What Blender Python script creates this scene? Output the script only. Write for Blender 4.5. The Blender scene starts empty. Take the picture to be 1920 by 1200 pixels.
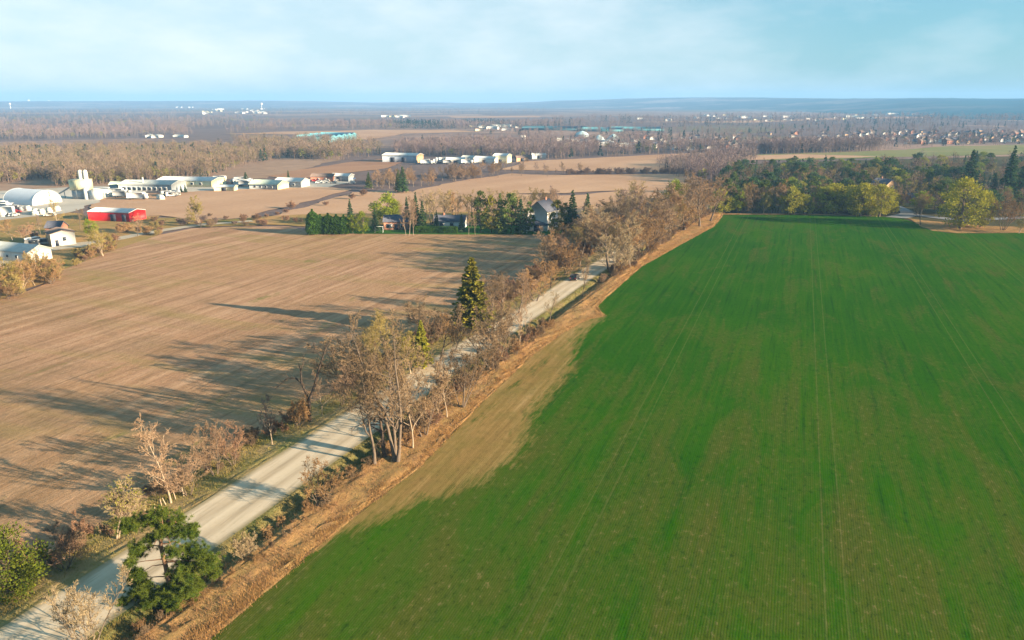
import bpy, math, random
import numpy as np
from mathutils import Vector, Matrix
from mathutils.geometry import tessellate_polygon

R = math.radians
C = bpy.context.scene.collection
SC = bpy.context.scene

# ------------------------------------------------------------------ camera
CAM_H, FPX, HORY, VPX = 48.0, 1371.0, 190.0, 1510.0
PIT = math.atan((600 - HORY) / FPX)
CP, SP = math.cos(PIT), math.sin(PIT)
YAW = math.atan2(VPX - 960, FPX * CP + (600 - HORY) * SP)
CY, SY = math.cos(YAW), math.sin(YAW)
cd = bpy.data.cameras.new('camera')
cam = bpy.data.objects.new('camera', cd)
C.objects.link(cam)
cam.location = (0, 0, CAM_H)
cam.rotation_euler = (math.pi / 2 - PIT, 0, YAW)
cd.sensor_width = 36.0
cd.lens = 36.0 * FPX / 1920.0
cd.clip_start, cd.clip_end = 0.5, 40000
SC.camera = cam

# ------------------------------------------------------------------ sun, sky, exposure
SUN_EL, SUN_AZ = 13.3, 89.0          # azimuth measured from +Y towards +X
sd = bpy.data.lights.new('sun', 'SUN')
sd.energy = 5.0
sd.angle = R(0.5)
sd.color = (1.0, 0.80, 0.54)
sun = bpy.data.objects.new('sun', sd)
C.objects.link(sun)
sv = Vector((math.sin(R(SUN_AZ)) * math.cos(R(SUN_EL)), math.cos(R(SUN_AZ)) * math.cos(R(SUN_EL)), math.sin(R(SUN_EL))))
sun.rotation_euler = (-sv).to_track_quat('-Z', 'Y').to_euler()

W = bpy.data.worlds.new('World')
SC.world = W
W.use_nodes = True
nt = W.node_tree
nt.nodes.clear()
def wn(t, **k):
    n = nt.nodes.new(t)
    for a, b in k.items():
        setattr(n, a, b)
    return n
wout = wn('ShaderNodeOutputWorld')
wbg = wn('ShaderNodeBackground')
wbg.inputs['Strength'].default_value = 0.10
sky = wn('ShaderNodeTexSky', sky_type='NISHITA', sun_disc=False)
sky.sun_elevation = R(SUN_EL)
sky.sun_rotation = R(SUN_AZ)
sky.air_density, sky.dust_density, sky.ozone_density = 1.0, 0.6, 3.0
tint = wn('ShaderNodeMix', data_type='RGBA')
tint.inputs['Factor'].default_value = 0.8
tint.inputs[7].default_value = (0.40, 1.16, 1.46, 1)
# thin cirrus veil: denser to the north-west, streaked
tc = wn('ShaderNodeTexCoord')
sep = wn('ShaderNodeSeparateXYZ')
mp = wn('ShaderNodeMapping')
mp.inputs['Rotation'].default_value = (0, 0.10, 0.5)
mp.inputs['Scale'].default_value = (3.0, 3.0, 9.0)
cn = wn('ShaderNodeTexNoise')
cn.inputs['Scale'].default_value = 1.7
cn.inputs['Detail'].default_value = 6
cn.inputs['Roughness'].default_value = 0.55
dt = wn('ShaderNodeVectorMath', operation='DOT_PRODUCT')
dt.inputs[1].default_value = (-0.82, 0.57, 0.0)
r1 = wn('ShaderNodeMapRange')
r1.inputs[1].default_value, r1.inputs[2].default_value = 0.40, 0.97
r1.inputs[3].default_value, r1.inputs[4].default_value = 0.0, 0.62
r2 = wn('ShaderNodeMapRange')
r2.inputs[1].default_value, r2.inputs[2].default_value = 0.40, 0.75
r2.inputs[3].default_value, r2.inputs[4].default_value = -0.14, 0.34
ad = wn('ShaderNodeMath', operation='ADD', use_clamp=True)
mixc = wn('ShaderNodeMix', data_type='RGBA')
mixc.inputs[7].default_value = (2.75, 2.92, 3.02, 1)
L = nt.links.new
L(tc.outputs['Generated'], mp.inputs['Vector'])
L(mp.outputs['Vector'], cn.inputs['Vector'])
L(tc.outputs['Generated'], dt.inputs[0])
L(dt.outputs['Value'], r1.inputs[0])
L(cn.outputs['Fac'], r2.inputs[0])
L(r1.outputs[0], ad.inputs[0])
L(r2.outputs[0], ad.inputs[1])
L(sky.outputs[0], tint.inputs[6])
L(tint.outputs[2], mixc.inputs[6])
L(ad.outputs[0], mixc.inputs['Factor'])
L(mixc.outputs[2], wbg.inputs['Color'])
L(wbg.outputs[0], wout.inputs['Surface'])

SC.view_settings.view_transform = 'Standard'
SC.view_settings.look = 'None'
SC.view_settings.exposure = 1.95
SC.view_settings.gamma = 1.0
cy = SC.cycles
cy.use_denoising = True
cy.max_bounces = 4
cy.diffuse_bounces = 2
cy.glossy_bounces = 1
cy.transmission_bounces = 2
cy.transparent_max_bounces = 4
cy.volume_bounces = 0
cy.use_fast_gi = False
cy.sample_clamp_indirect = 4

# ------------------------------------------------------------------ where a photo pixel meets the ground
def gp(px, py, z=0.0):
    u, v = (px - 960) / FPX, (py - 600) / FPX
    t = (CAM_H - z) / (SP + CP * v)
    X, Y = u * t, (CP - SP * v) * t
    return (X * CY - Y * SY, X * SY + Y * CY)
def mpp(px, py):
    v = (py - 600) / FPX
    return CAM_H / (SP + CP * v) / FPX
def rise(px, py, dpx):            # height in metres of something whose image is dpx tall above its base pixel
    a = math.atan((600 - py) / FPX) - PIT
    return dpx * mpp(px, py) * (1 / max(0.3, math.cos(a)))

RND = random.Random(5)
NP = np.random.default_rng(11)
def interp(x, pts):
    return float(np.interp(x, [p[0] for p in pts], [p[1] for p in pts]))

# ------------------------------------------------------------------ mesh building
class MB:
    def __init__(s):
        s.v, s.t, s.q, s.tm, s.qm, s.n = [], [], [], [], [], 0
    def add(s, V, T=None, Q=None, m=0):
        V = np.asarray(V, float).reshape(-1, 3)
        if T is not None and len(T):
            T = np.asarray(T, int).reshape(-1, 3) + s.n
            s.t.append(T); s.tm.append(np.full(len(T), m))
        if Q is not None and len(Q):
            Q = np.asarray(Q, int).reshape(-1, 4) + s.n
            s.q.append(Q); s.qm.append(np.full(len(Q), m))
        s.v.append(V); s.n += len(V)
    def arrays(s):
        V = np.concatenate(s.v) if s.v else np.zeros((0, 3))
        T = np.concatenate(s.t) if s.t else np.zeros((0, 3), int)
        Q = np.concatenate(s.q) if s.q else np.zeros((0, 4), int)
        tm = np.concatenate(s.tm) if s.tm else np.zeros(0, int)
        qm = np.concatenate(s.qm) if s.qm else np.zeros(0, int)
        return V, T, Q, tm, qm
    def mesh(s, name, mats, smooth=False):
        V, T, Q, tm, qm = s.arrays()
        me = bpy.data.meshes.new(name)
        me.vertices.add(len(V)); me.vertices.foreach_set('co', V.astype(np.float32).ravel())
        lv = np.concatenate([T.ravel(), Q.ravel()]).astype(np.int32)
        me.loops.add(len(lv)); me.loops.foreach_set('vertex_index', lv)
        n = len(T) + len(Q)
        me.polygons.add(n)
        st = np.concatenate([np.arange(len(T)) * 3, len(T) * 3 + np.arange(len(Q)) * 4]).astype(np.int32)
        me.polygons.foreach_set('loop_start', st)
        me.polygons.foreach_set('material_index', np.concatenate([tm, qm]).astype(np.int32))
        if smooth:
            me.polygons.foreach_set('use_smooth', np.ones(n, bool))
        for m in mats:
            me.materials.append(m)
        me.update(calc_edges=True)
        me.validate()
        return me
    def box(s, x0, x1, y0, y1, z0, z1, m=0):
        V = [(x, y, z) for z in (z0, z1) for y in (y0, y1) for x in (x0, x1)]
        s.add(V, Q=[(0, 2, 3, 1), (4, 5, 7, 6), (0, 1, 5, 4), (2, 6, 7, 3), (0, 4, 6, 2), (1, 3, 7, 5)], m=m)
    def prism(s, prof, a0, a1, axis=0, m=0):
        """prof: closed (u,z) outline (convex or chevron given as fan-safe), extruded along an axis"""
        n = len(prof)
        def P(a, u, z):
            return (a, u, z) if axis == 0 else (u, a, z)
        V = [P(a0, u, z) for u, z in prof] + [P(a1, u, z) for u, z in prof]
        Q = [(i, (i + 1) % n, n + (i + 1) % n, n + i) for i in range(n)]
        tri = tessellate_polygon([[Vector((u, z, 0)) for u, z in prof]])
        T = [tuple(t) for t in tri] + [tuple(n + i for i in reversed(t)) for t in tri]
        s.add(V, T, Q, m)
    def tube(s, pts, rad, n=5, m=0, cap=True):
        pts = np.asarray(pts, float); k = len(pts)
        d = np.gradient(pts, axis=0)
        d /= np.linalg.norm(d, axis=1)[:, None] + 1e-9
        ref = np.array([0.31, 0.17, 0.93]) if abs(d[0][2]) < 0.8 else np.array([0.93, 0.21, 0.1])
        a = np.cross(d, ref); a /= np.linalg.norm(a, axis=1)[:, None] + 1e-9
        b = np.cross(d, a)
        th = np.arange(n) * 2 * math.pi / n
        V = pts[:, None, :] + (a[:, None, :] * np.cos(th)[None, :, None] + b[:, None, :] * np.sin(th)[None, :, None]) * np.asarray(rad)[:, None, None]
        Q = [(i * n + j, i * n + (j + 1) % n, (i + 1) * n + (j + 1) % n, (i + 1) * n + j) for i in range(k - 1) for j in range(n)]
        T = [(k * n - n, k * n - n + j, k * n - n + j + 1) for j in range(1, n - 1)] if cap else []
        s.add(V.reshape(-1, 3), T, Q, m)
    def blades(s, P, D, Ln, Wd, rng, m=0):
        """thin tapering triangles"""
        P = np.asarray(P, float); D = np.asarray(D, float)
        D = D / (np.linalg.norm(D, axis=1)[:, None] + 1e-9)
        q = rng.normal(size=P.shape)
        a = np.cross(D, q); a /= np.linalg.norm(a, axis=1)[:, None] + 1e-9
        w = np.asarray(Wd).reshape(-1, 1) * 0.5; l = np.asarray(Ln).reshape(-1, 1)
        V = np.stack([P - a * w, P + a * w, P + D * l], 1)
        s.add(V.reshape(-1, 3), np.arange(len(P) * 3).reshape(-1, 3), m=m)
    def leaves(s, P, size, rng, m=0, flat=0.0, D=None):
        """small randomly turned rhombs"""
        P = np.asarray(P, float); n = len(P)
        a = rng.normal(size=(n, 3)) if D is None else np.asarray(D, float) + rng.normal(size=(n, 3)) * 0.35
        a /= np.linalg.norm(a, axis=1)[:, None] + 1e-9
        q = rng.normal(size=(n, 3)); q[:, 2] *= (1 - flat)
        b = np.cross(a, q); b /= np.linalg.norm(b, axis=1)[:, None] + 1e-9
        z = np.asarray(size).reshape(-1, 1) * np.ones((n, 1))
        V = np.stack([P - a * z * .5, P + b * z * .3, P + a * z * .6, P - b * z * .3], 1)
        s.add(V.reshape(-1, 3), Q=np.arange(n * 4).reshape(-1, 4), m=m)

def obj(name, me, parent=None):
    o = bpy.data.objects.new(name, me)
    C.objects.link(o)
    if parent:
        o.parent = parent
    return o
def empty(name, loc, rz=0.0):
    o = bpy.data.objects.new(name, None)
    C.objects.link(o); o.location = loc; o.rotation_euler = (0, 0, rz); o.empty_display_size = 0.5
    return o
def tag(o, label, cat=None, group=None, kind=None):
    o['label'] = label
    if cat: o['category'] = cat
    if group: o['group'] = group
    if kind: o['kind'] = kind
    return o

# ------------------------------------------------------------------ materials
def nodes(name):
    m = bpy.data.materials.new(name); m.use_nodes = True
    t = m.node_tree; t.nodes.clear()
    out = t.nodes.new('ShaderNodeOutputMaterial')
    return m, t, out
def N(t, typ, **k):
    n = t.nodes.new(typ)
    ins = k.pop('ins', {})
    for a, b in k.items():
        setattr(n, a, b)
    for a, b in ins.items():
        n.inputs[a].default_value = b
    return n
def c4(c): return (c[0], c[1], c[2], 1)
def ramp(t, fac, stops, interp_='LINEAR'):
    r = t.nodes.new('ShaderNodeValToRGB')
    e = r.color_ramp.elements
    r.color_ramp.interpolation = interp_
    while len(e) < len(stops): e.new(0.5)
    for i, (p, c) in enumerate(stops):
        e[i].position = p; e[i].color = c4(c) if len(c) == 3 else c
    t.links.new(fac, r.inputs[0])
    return r.outputs[0]
def noise(t, vec, scale, detail=4, rough=0.55, dist=0.0):
    n = N(t, 'ShaderNodeTexNoise', ins={'Scale': scale, 'Detail': detail, 'Roughness': rough, 'Distortion': dist})
    t.links.new(vec, n.inputs['Vector'])
    return n.outputs['Fac']
def mapping(t, vec, sc=(1, 1, 1), rot=(0, 0, 0), loc=(0, 0, 0)):
    n = N(t, 'ShaderNodeMapping', ins={'Scale': sc, 'Rotation': rot, 'Location': loc})
    t.links.new(vec, n.inputs['Vector'])
    return n.outputs[0]
def mix(t, a, b, fac, mode='MIX'):
    n = N(t, 'ShaderNodeMix', data_type='RGBA', blend_type=mode)
    for s, i in ((a, 6), (b, 7)):
        if isinstance(s, (tuple, list)): n.inputs[i].default_value = c4(s)
        else: t.links.new(s, n.inputs[i])
    if isinstance(fac, float): n.inputs[0].default_value = fac
    else: t.links.new(fac, n.inputs[0])
    return n.outputs[2]
def mrange(t, v, a, b, c=0.0, d=1.0):
    n = N(t, 'ShaderNodeMapRange', ins={1: a, 2: b, 3: c, 4: d})
    t.links.new(v, n.inputs[0])
    return n.outputs[0]
def math_(t, op, a, b=None):
    n = N(t, 'ShaderNodeMath', operation=op)
    for i, s in enumerate((a, b)):
        if s is None: continue
        if isinstance(s, (int, float)): n.inputs[i].default_value = s
        else: t.links.new(s, n.inputs[i])
    return n.outputs[0]
def bump(t, h, strength, dist):
    n = N(t, 'ShaderNodeBump', ins={'Strength': strength, 'Distance': dist})
    t.links.new(h, n.inputs['Height'])
    return n.outputs[0]
def diffuse(t, out, col, normal=None, rough=0.9, transl=0.0, spec=False):
    if spec:
        d = N(t, 'ShaderNodeBsdfPrincipled', ins={'Roughness': rough, 'Specular IOR Level': 0.35})
        ci = d.inputs['Base Color']
    else:
        d = N(t, 'ShaderNodeBsdfDiffuse', ins={'Roughness': 0.0}); ci = d.inputs['Color']
    if isinstance(col, (tuple, list)): ci.default_value = c4(col)
    else: t.links.new(col, ci)
    if normal is not None: t.links.new(normal, d.inputs['Normal'])
    sh = d.outputs[0]
    if transl:
        tr = N(t, 'ShaderNodeBsdfTranslucent')
        if isinstance(col, (tuple, list)): tr.inputs[0].default_value = c4(col)
        else: t.links.new(col, tr.inputs[0])
        mx = N(t, 'ShaderNodeMixShader', ins={0: transl})
        t.links.new(sh, mx.inputs[1]); t.links.new(tr.outputs[0], mx.inputs[2]); sh = mx.outputs[0]
    t.links.new(sh, out.inputs['Surface'])
def world_pos(t):
    return N(t, 'ShaderNodeNewGeometry').outputs['Position']
def obj_pos(t):
    return N(t, 'ShaderNodeTexCoord').outputs['Object']
def obj_rand(t):
    return N(t, 'ShaderNodeObjectInfo').outputs['Random']

def m_leaf(name, c1, c2, scale=0.6, transl=0.3, var=0.35):
    m, t, o = nodes(name)
    f = noise(t, world_pos(t), scale, 3)
    f = mrange(t, f, 0.32, 0.68)
    c = mix(t, c1, c2, f)
    k = mrange(t, obj_rand(t), 0, 1, 1 - var, 1 + var * .6)
    hs = N(t, 'ShaderNodeHueSaturation')
    t.links.new(c, hs.inputs['Color']); t.links.new(k, hs.inputs['Value'])
    diffuse(t, o, hs.outputs[0], transl=transl)
    return m
def m_plain(name, c, c2=None, scale=2.0, rough=0.7, spec=True, bmp=0.0):
    m, t, o = nodes(name)
    P = world_pos(t)
    f = mrange(t, noise(t, P, scale, 5, 0.6), 0.3, 0.7)
    col = mix(t, c, c2 or tuple(x * 0.78 for x in c), f)
    nrm = bump(t, noise(t, P, scale * 4, 3), 0.4, bmp) if bmp else None
    diffuse(t, o, col, nrm, rough, spec=spec)
    return m
def m_metal_sheet(name, c, period=0.9, axis='X'):
    m, t, o = nodes(name)
    P = obj_pos(t)
    w = N(t, 'ShaderNodeTexWave', wave_type='BANDS', bands_direction=axis, ins={'Scale': 0.314 / period, 'Distortion': 0.0})
    t.links.new(P, w.inputs['Vector'])
    dirt = mrange(t, noise(t, mapping(t, P, (0.5, 0.5, 0.15)), 1.2, 5), 0.35, 0.7)
    col = mix(t, c, tuple(x * 0.72 for x in c), dirt)
    col = mix(t, col, tuple(x * 0.8 for x in c), mrange(t, w.outputs['Fac'], 0.85, 1.0, 0, 0.6))
    diffuse(t, o, col, bump(t, w.outputs['Fac'], 0.4, 0.05), 0.55, spec=True)
    return m

BARK = m_plain('bark_brown', (0.105, 0.08, 0.06), (0.17, 0.13, 0.10), 3, spec=False)
BARK_PALE = m_plain('bark_pale', (0.36, 0.28, 0.20), (0.22, 0.165, 0.12), 3, spec=False)
BARK_DARK = m_plain('bark_dark', (0.055, 0.042, 0.035), (0.11, 0.08, 0.06), 3, spec=False)
BARK_PINE = m_plain('bark_pine', (0.24, 0.13, 0.075), (0.13, 0.085, 0.06), 3, spec=False)
TW_BROWN = m_leaf('twig_brown', (0.18, 0.122, 0.072), (0.26, 0.178, 0.105), 0.3, 0.0, 0.25)
TW_PINK = m_leaf('twig_pinkish', (0.25, 0.165, 0.105), (0.32, 0.21, 0.13), 0.3, 0.0, 0.2)
TW_RED = m_leaf('twig_reddish', (0.22, 0.125, 0.078), (0.29, 0.17, 0.105), 0.4, 0.0, 0.3)
TW_ORANGE = m_leaf('twig_orange', (0.36, 0.22, 0.10), (0.27, 0.155, 0.072), 0.4, 0.0, 0.3)
TW_OLIVE = m_leaf('twig_olive', (0.24, 0.18, 0.06), (0.33, 0.25, 0.09), 0.4, 0.0, 0.25)
TW_PALE = m_leaf('twig_pale', (0.38, 0.29, 0.17), (0.30, 0.22, 0.13), 0.4, 0.0, 0.2)
TW_MAUVE = m_leaf('twig_mauve', (0.17, 0.12, 0.10), (0.24, 0.17, 0.14), 0.02, 0.0, 0.2)
LF_BUD = m_leaf('bud_yellow_green', (0.24, 0.24, 0.025), (0.36, 0.33, 0.05), 0.4, 0.3, 0.25)
LF_WILLOW = m_leaf('willow_yellow', (0.21, 0.205, 0.02), (0.32, 0.285, 0.03), 0.3, 0.3, 0.2)
LF_LIME = m_leaf('lime_green', (0.15, 0.20, 0.014), (0.26, 0.29, 0.024), 0.4, 0.3, 0.2)
ND_DARK = m_leaf('needle_dark', (0.042, 0.085, 0.032), (0.075, 0.13, 0.045), 0.5, 0.15, 0.3)
ND_MID = m_leaf('needle_mid', (0.07, 0.11, 0.022), (0.13, 0.16, 0.035), 0.5, 0.15, 0.3)
ND_GOLD = m_leaf('needle_golden', (0.14, 0.14, 0.02), (0.24, 0.20, 0.03), 0.6, 0.2, 0.2)
ND_PINE = m_leaf('needle_pine', (0.055, 0.092, 0.014), (0.13, 0.155, 0.024), 1.0, 0.2, 0.2)
HEDGE_G = m_leaf('hedge_green', (0.045, 0.105, 0.012), (0.08, 0.15, 0.018), 0.8, 0.2, 0.2)
G_DRY = m_leaf('grass_dry', (0.50, 0.30, 0.12), (0.40, 0.23, 0.09), 0.35, 0.35, 0.2)
G_GREEN = m_leaf('grass_green', (0.16, 0.16, 0.035), (0.34, 0.25, 0.09), 0.3, 0.3, 0.2)

# ------------------------------------------------------------------ ground materials
def m_stubble(name, warm=1.0, near=True):
    m, t, o = nodes(name)
    P = world_pos(t)
    big = noise(t, mapping(t, P, (1, .35, 1)), 0.02, 4, .6)
    streak = noise(t, mapping(t, P, (0.34, 0.012, 1)), 1.0, 5, .62)
    mid = noise(t, mapping(t, P, (1, 0.4, 1)), 0.35, 5, .65)
    fine = noise(t, mapping(t, P, (1.0, .55, 1)), 1.7, 8, .8)
    c = ramp(t, streak, [(0.28, (0.25, 0.135, 0.078)), (0.46, (0.345, 0.195, 0.115)), (0.60, (0.43, 0.255, 0.155)), (0.8, (0.50, 0.315, 0.20))])
    c = mix(t, c, (0.32, 0.195, 0.075), mrange(t, big, 0.45, 0.7, 0, .4))
    c = mix(t, c, (0.19, 0.115, 0.055), mrange(t, mid, 0.52, 0.75, 0, .6))
    c = mix(t, c, (0.52, 0.36, 0.22), mrange(t, fine, 0.52, 0.72, 0, .65))
    c = mix(t, c, (0.16, 0.095, 0.055), mrange(t, fine, 0.46, 0.26, 0, .7))
    if near:
        sy = N(t, 'ShaderNodeSeparateXYZ'); t.links.new(P, sy.inputs[0])
        pas = math_(t, 'PINGPONG', math_(t, 'ADD', sy.outputs['X'], math_(t, 'MULTIPLY', noise(t, mapping(t, P, (.05, .02, 1)), 1.0, 2), 1.5)), 3.1)
        c = mix(t, c, (0.19, 0.11, 0.062), math_(t, 'MULTIPLY', mrange(t, pas, 0.35, 0.12), mrange(t, mid, .4, .6, .1, .55)))
        mottle = noise(t, mapping(t, P, (0.05, 0.09, 1)), 1.0, 5, .65)
        dk = math_(t, 'MULTIPLY', mrange(t, mottle, 0.42, 0.64), mrange(t, sy.outputs['Y'], 170, 60, .12, .65))  # dark mottling, stronger towards the near end of the field
        c = mix(t, c, (0.17, 0.115, 0.065), dk)
        g = noise(t, mapping(t, P, (0.14, 0.05, 1)), 1.0, 5, .7)
        gb = noise(t, mapping(t, P, (0.02, 0.09, 1)), 1.0, 4, .6)
        c = mix(t, c, (0.24, 0.19, 0.06), mrange(t, gb, 0.52, 0.68, 0, .45))
        c = mix(t, c, (0.13, 0.14, 0.035), mrange(t, g, 0.60, 0.72, 0, .7))
    h = math_(t, 'ADD', math_(t, 'MULTIPLY', fine, 1.6), math_(t, 'MULTIPLY', noise(t, mapping(t, P, (1.6, .12, 1)), 1.0, 5), 1.4))
    diffuse(t, o, c, bump(t, h, 0.6, 0.16))
    return m
def m_field(name, c1, c2, c3, rot=0.0, sc=(0.06, 0.006), bmp=0.25):
    m, t, o = nodes(name)
    P = world_pos(t)
    Q = mapping(t, P, (1, 1, 1), (0, 0, rot))
    s = noise(t, mapping(t, Q, (sc[0], sc[1], 1)), 1.0, 6, .6)
    b = noise(t, P, 0.012, 4, .6)
    f = noise(t, P, 0.5, 4, .7)
    c = mix(t, c1, c2, mrange(t, s, 0.35, 0.65))
    c = mix(t, c, c3, mrange(t, b, 0.45, 0.7, 0, .8))
    c = mix(t, c, tuple(x * .6 for x in c1), mrange(t, f, 0.5, 0.8, 0, .5))
    diffuse(t, o, c, bump(t, f, 0.4, bmp))
    return m
def m_crop():
    m, t, o = nodes('winter_wheat')
    P = world_pos(t)
    sx = N(t, 'ShaderNodeSeparateXYZ'); t.links.new(P, sx.inputs[0])
    wob = noise(t, mapping(t, P, (0.25, 0.04, 1)), 1.0, 3)
    xx = math_(t, 'ADD', sx.outputs['X'], math_(t, 'MULTIPLY', wob, 0.6))
    row = math_(t, 'SINE', math_(t, 'MULTIPLY', xx, 2 * math.pi / 0.27))
    big = noise(t, mapping(t, P, (1, 0.55, 1)), 0.022, 5, .6)
    med = noise(t, mapping(t, P, (1, 0.3, 1)), 0.13, 6, .7, 0.8)
    strp = noise(t, mapping(t, P, (0.30, 0.006, 1)), 1.0, 5, .65)
    stry = noise(t, mapping(t, P, (1.1, 0.03, 1)), 1.0, 4, .65)
    fine = noise(t, mapping(t, P, (1, .5, 1)), 1.5, 6, .75)
    g = ramp(t, big, [(0.30, (0.013, 0.070, 0.001)), (0.5, (0.022, 0.088, 0.001)), (0.7, (0.040, 0.102, 0.001))])
    g = mix(t, g, (0.055, 0.094, 0.003), mrange(t, stry, 0.52, 0.75, 0, .6))
    g = mix(t, g, (0.005, 0.036, 0.004), mrange(t, stry, 0.46, 0.28, 0, .6))
    thin = mrange(t, sx.outputs['Y'], 170, 40, 0, 0.37)
    patch = mrange(t, math_(t, 'ADD', math_(t, 'MULTIPLY', med, 0.55), math_(t, 'ADD', math_(t, 'MULTIPLY', strp, 0.34), math_(t, 'MULTIPLY', big, 0.2))), 0.44, 0.68, -0.34, 0.42)
    bare = math_(t, 'ADD', thin, patch)
    olive = mix(t, g, (0.068, 0.076, 0.010), mrange(t, bare, 0.0, 0.55, 0, .85))
    gaps = mrange(t, fine, 0.35, 0.6, .25, 1)
    rowm = math_(t, 'MULTIPLY', mrange(t, row, 0.0, 1.0, 0, 1.0), gaps)
    soil = mix(t, olive, (0.16, 0.12, 0.042), math_(t, 'MULTIPLY', rowm, mrange(t, bare, -0.15, 0.45, 0.02, .27)))
    soil = mix(t, soil, (0.20, 0.145, 0.065), math_(t, 'MULTIPLY', mrange(t, fine, 0.56, 0.72), mrange(t, bare, 0.0, 0.5, 0.05, .9)))
    dark = mix(t, soil, (0.009, 0.032, 0.005), mrange(t, fine, 0.46, 0.28, 0, .75))
    tx = math_(t, 'PINGPONG', math_(t, 'ADD', sx.outputs['X'], 208.0), 13.5)
    tl = math_(t, 'LESS_THAN', math_(t, 'ABSOLUTE', math_(t, 'SUBTRACT', tx, 1.0)), 0.11)
    col = mix(t, dark, (0.16, 0.14, 0.05), math_(t, 'MULTIPLY', tl, mrange(t, fine, 0.3, 0.6, .04, .3)))
    # where the drill left bare soil (distance to the edge of that strip is stored on the mesh)
    at_ = N(t, 'ShaderNodeAttribute', attribute_name='soil')
    e1 = noise(t, mapping(t, P, (1.6, 0.22, 1)), 1.0, 5, .7)
    e2 = noise(t, mapping(t, P, (1, .6, 1)), 0.22, 4, .6)
    sd_ = math_(t, 'ADD', at_.outputs['Fac'], math_(t, 'ADD', math_(t, 'MULTIPLY', math_(t, 'SUBTRACT', e1, 0.5), 9.0), math_(t, 'MULTIPLY', math_(t, 'SUBTRACT', e2, 0.5), 7.0)))
    mk = mrange(t, sd_, -2.4, 0.5)
    tanc = ramp(t, stry, [(0.3, (0.19, 0.118, 0.038)), (0.5, (0.255, 0.16, 0.055)), (0.72, (0.34, 0.225, 0.095))])
    tanc = mix(t, tanc, (0.145, 0.125, 0.030), mrange(t, e2, 0.45, 0.68, 0, .65))
    tanc = mix(t, tanc, (0.14, 0.09, 0.035), mrange(t, fine, 0.5, 0.25, 0, .6))
    col = mix(t, col, tanc, math_(t, 'MULTIPLY', mk, mrange(t, fine, .25, .5, .75, 1)))
    h = math_(t, 'ADD', math_(t, 'MULTIPLY', row, -0.14), math_(t, 'MULTIPLY', fine, 1.6))
    diffuse(t, o, col, bump(t, h, 0.4, 0.10))
    return m
def m_gravel():
    m, t, o = nodes('gravel')
    P = world_pos(t)
    uv = N(t, 'ShaderNodeUVMap').outputs[0]
    sx = N(t, 'ShaderNodeSeparateXYZ'); t.links.new(uv, sx.inputs[0])
    a = noise(t, mapping(t, P, (0.9, 0.06, 1)), 1.0, 5, .6)
    f = noise(t, P, 2.2, 6, .75)
    b = noise(t, P, 0.15, 4, .6)
    c = ramp(t, a, [(0.3, (0.36, 0.28, 0.19)), (0.5, (0.46, 0.365, 0.26)), (0.72, (0.55, 0.445, 0.325))])
    w = math_(t, 'ABSOLUTE', math_(t, 'SINE', math_(t, 'MULTIPLY', sx.outputs['X'], 3 * math.pi)))
    c = mix(t, c, (0.62, 0.51, 0.38), mrange(t, math_(t, 'ADD', w, math_(t, 'MULTIPLY', b, .5)), 0.6, 1.3, 0, .6))
    c = mix(t, c, (0.28, 0.22, 0.15), mrange(t, f, 0.55, 0.8, 0, .5))
    edge = math_(t, 'ABSOLUTE', math_(t, 'SUBTRACT', sx.outputs['X'], 0.5))
    c = mix(t, c, (0.23, 0.19, 0.10), mrange(t, math_(t, 'ADD', edge, math_(t, 'MULTIPLY', b, 0.12)), 0.46, 0.56, 0, .8))
    c = mix(t, c, (0.30, 0.235, 0.16), mrange(t, noise(t, mapping(t, P, (1.5, .12, 1)), 1.0, 4, .6), 0.55, 0.7, 0, .5))
    diffuse(t, o, c, bump(t, f, 0.3, 0.05))
    return m
def m_verge(name, dry, green, soil, k=0.5, scale=0.22):
    m, t, o = nodes(name)
    P = world_pos(t)
    a = noise(t, mapping(t, P, (1, .45, 1)), scale, 5, .65)
    f = noise(t, P, 2.4, 5, .75)
    g = noise(t, mapping(t, P, (1, .4, 1)), 0.7, 4, .7)
    c = mix(t, dry, green, mrange(t, a, k - .12, k + .14))
    c = mix(t, c, soil, mrange(t, g, 0.52, 0.72, 0, .75))
    c = mix(t, c, tuple(min(1, x * 1.35) for x in dry), mrange(t, f, 0.55, 0.8, 0, .6))
    c = mix(t, c, tuple(x * .4 for x in soil), mrange(t, f, 0.42, 0.25, 0, .6))
    diffuse(t, o, c, bump(t, math_(t, 'ADD', f, g), 0.7, 0.25))
    return m
def m_far_ground():
    m, t, o = nodes('far_plain')
    P = world_pos(t)
    v = N(t, 'ShaderNodeTexVoronoi', feature='F1', distance='CHEBYCHEV', ins={'Scale': 0.0026, 'Randomness': .85})
    t.links.new(mapping(t, P, (1, .6, 1), (0, 0, .35)), v.inputs['Vector'])
    sc = N(t, 'ShaderNodeSeparateColor'); t.links.new(v.outputs['Color'], sc.inputs[0])
    c = ramp(t, sc.outputs[0], [(0.0, (0.16, 0.115, 0.105)), (0.35, (0.22, 0.155, 0.13)), (0.36, (0.33, 0.215, 0.16)), (0.6, (0.38, 0.26, 0.195)), (0.62, (0.18, 0.13, 0.12)), (0.9, (0.17, 0.15, 0.09))], 'CONSTANT')
    b = noise(t, P, 0.004, 6, .65)
    f = noise(t, P, 0.05, 6, .7)
    c = mix(t, c, (0.15, 0.115, 0.11), mrange(t, b, 0.42, 0.58, 0, .8))
    c = mix(t, c, (0.085, 0.07, 0.068), mrange(t, f, 0.5, 0.7, 0, .6))
    diffuse(t, o, c, bump(t, f, 0.6, 2.0))
    return m

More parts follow.
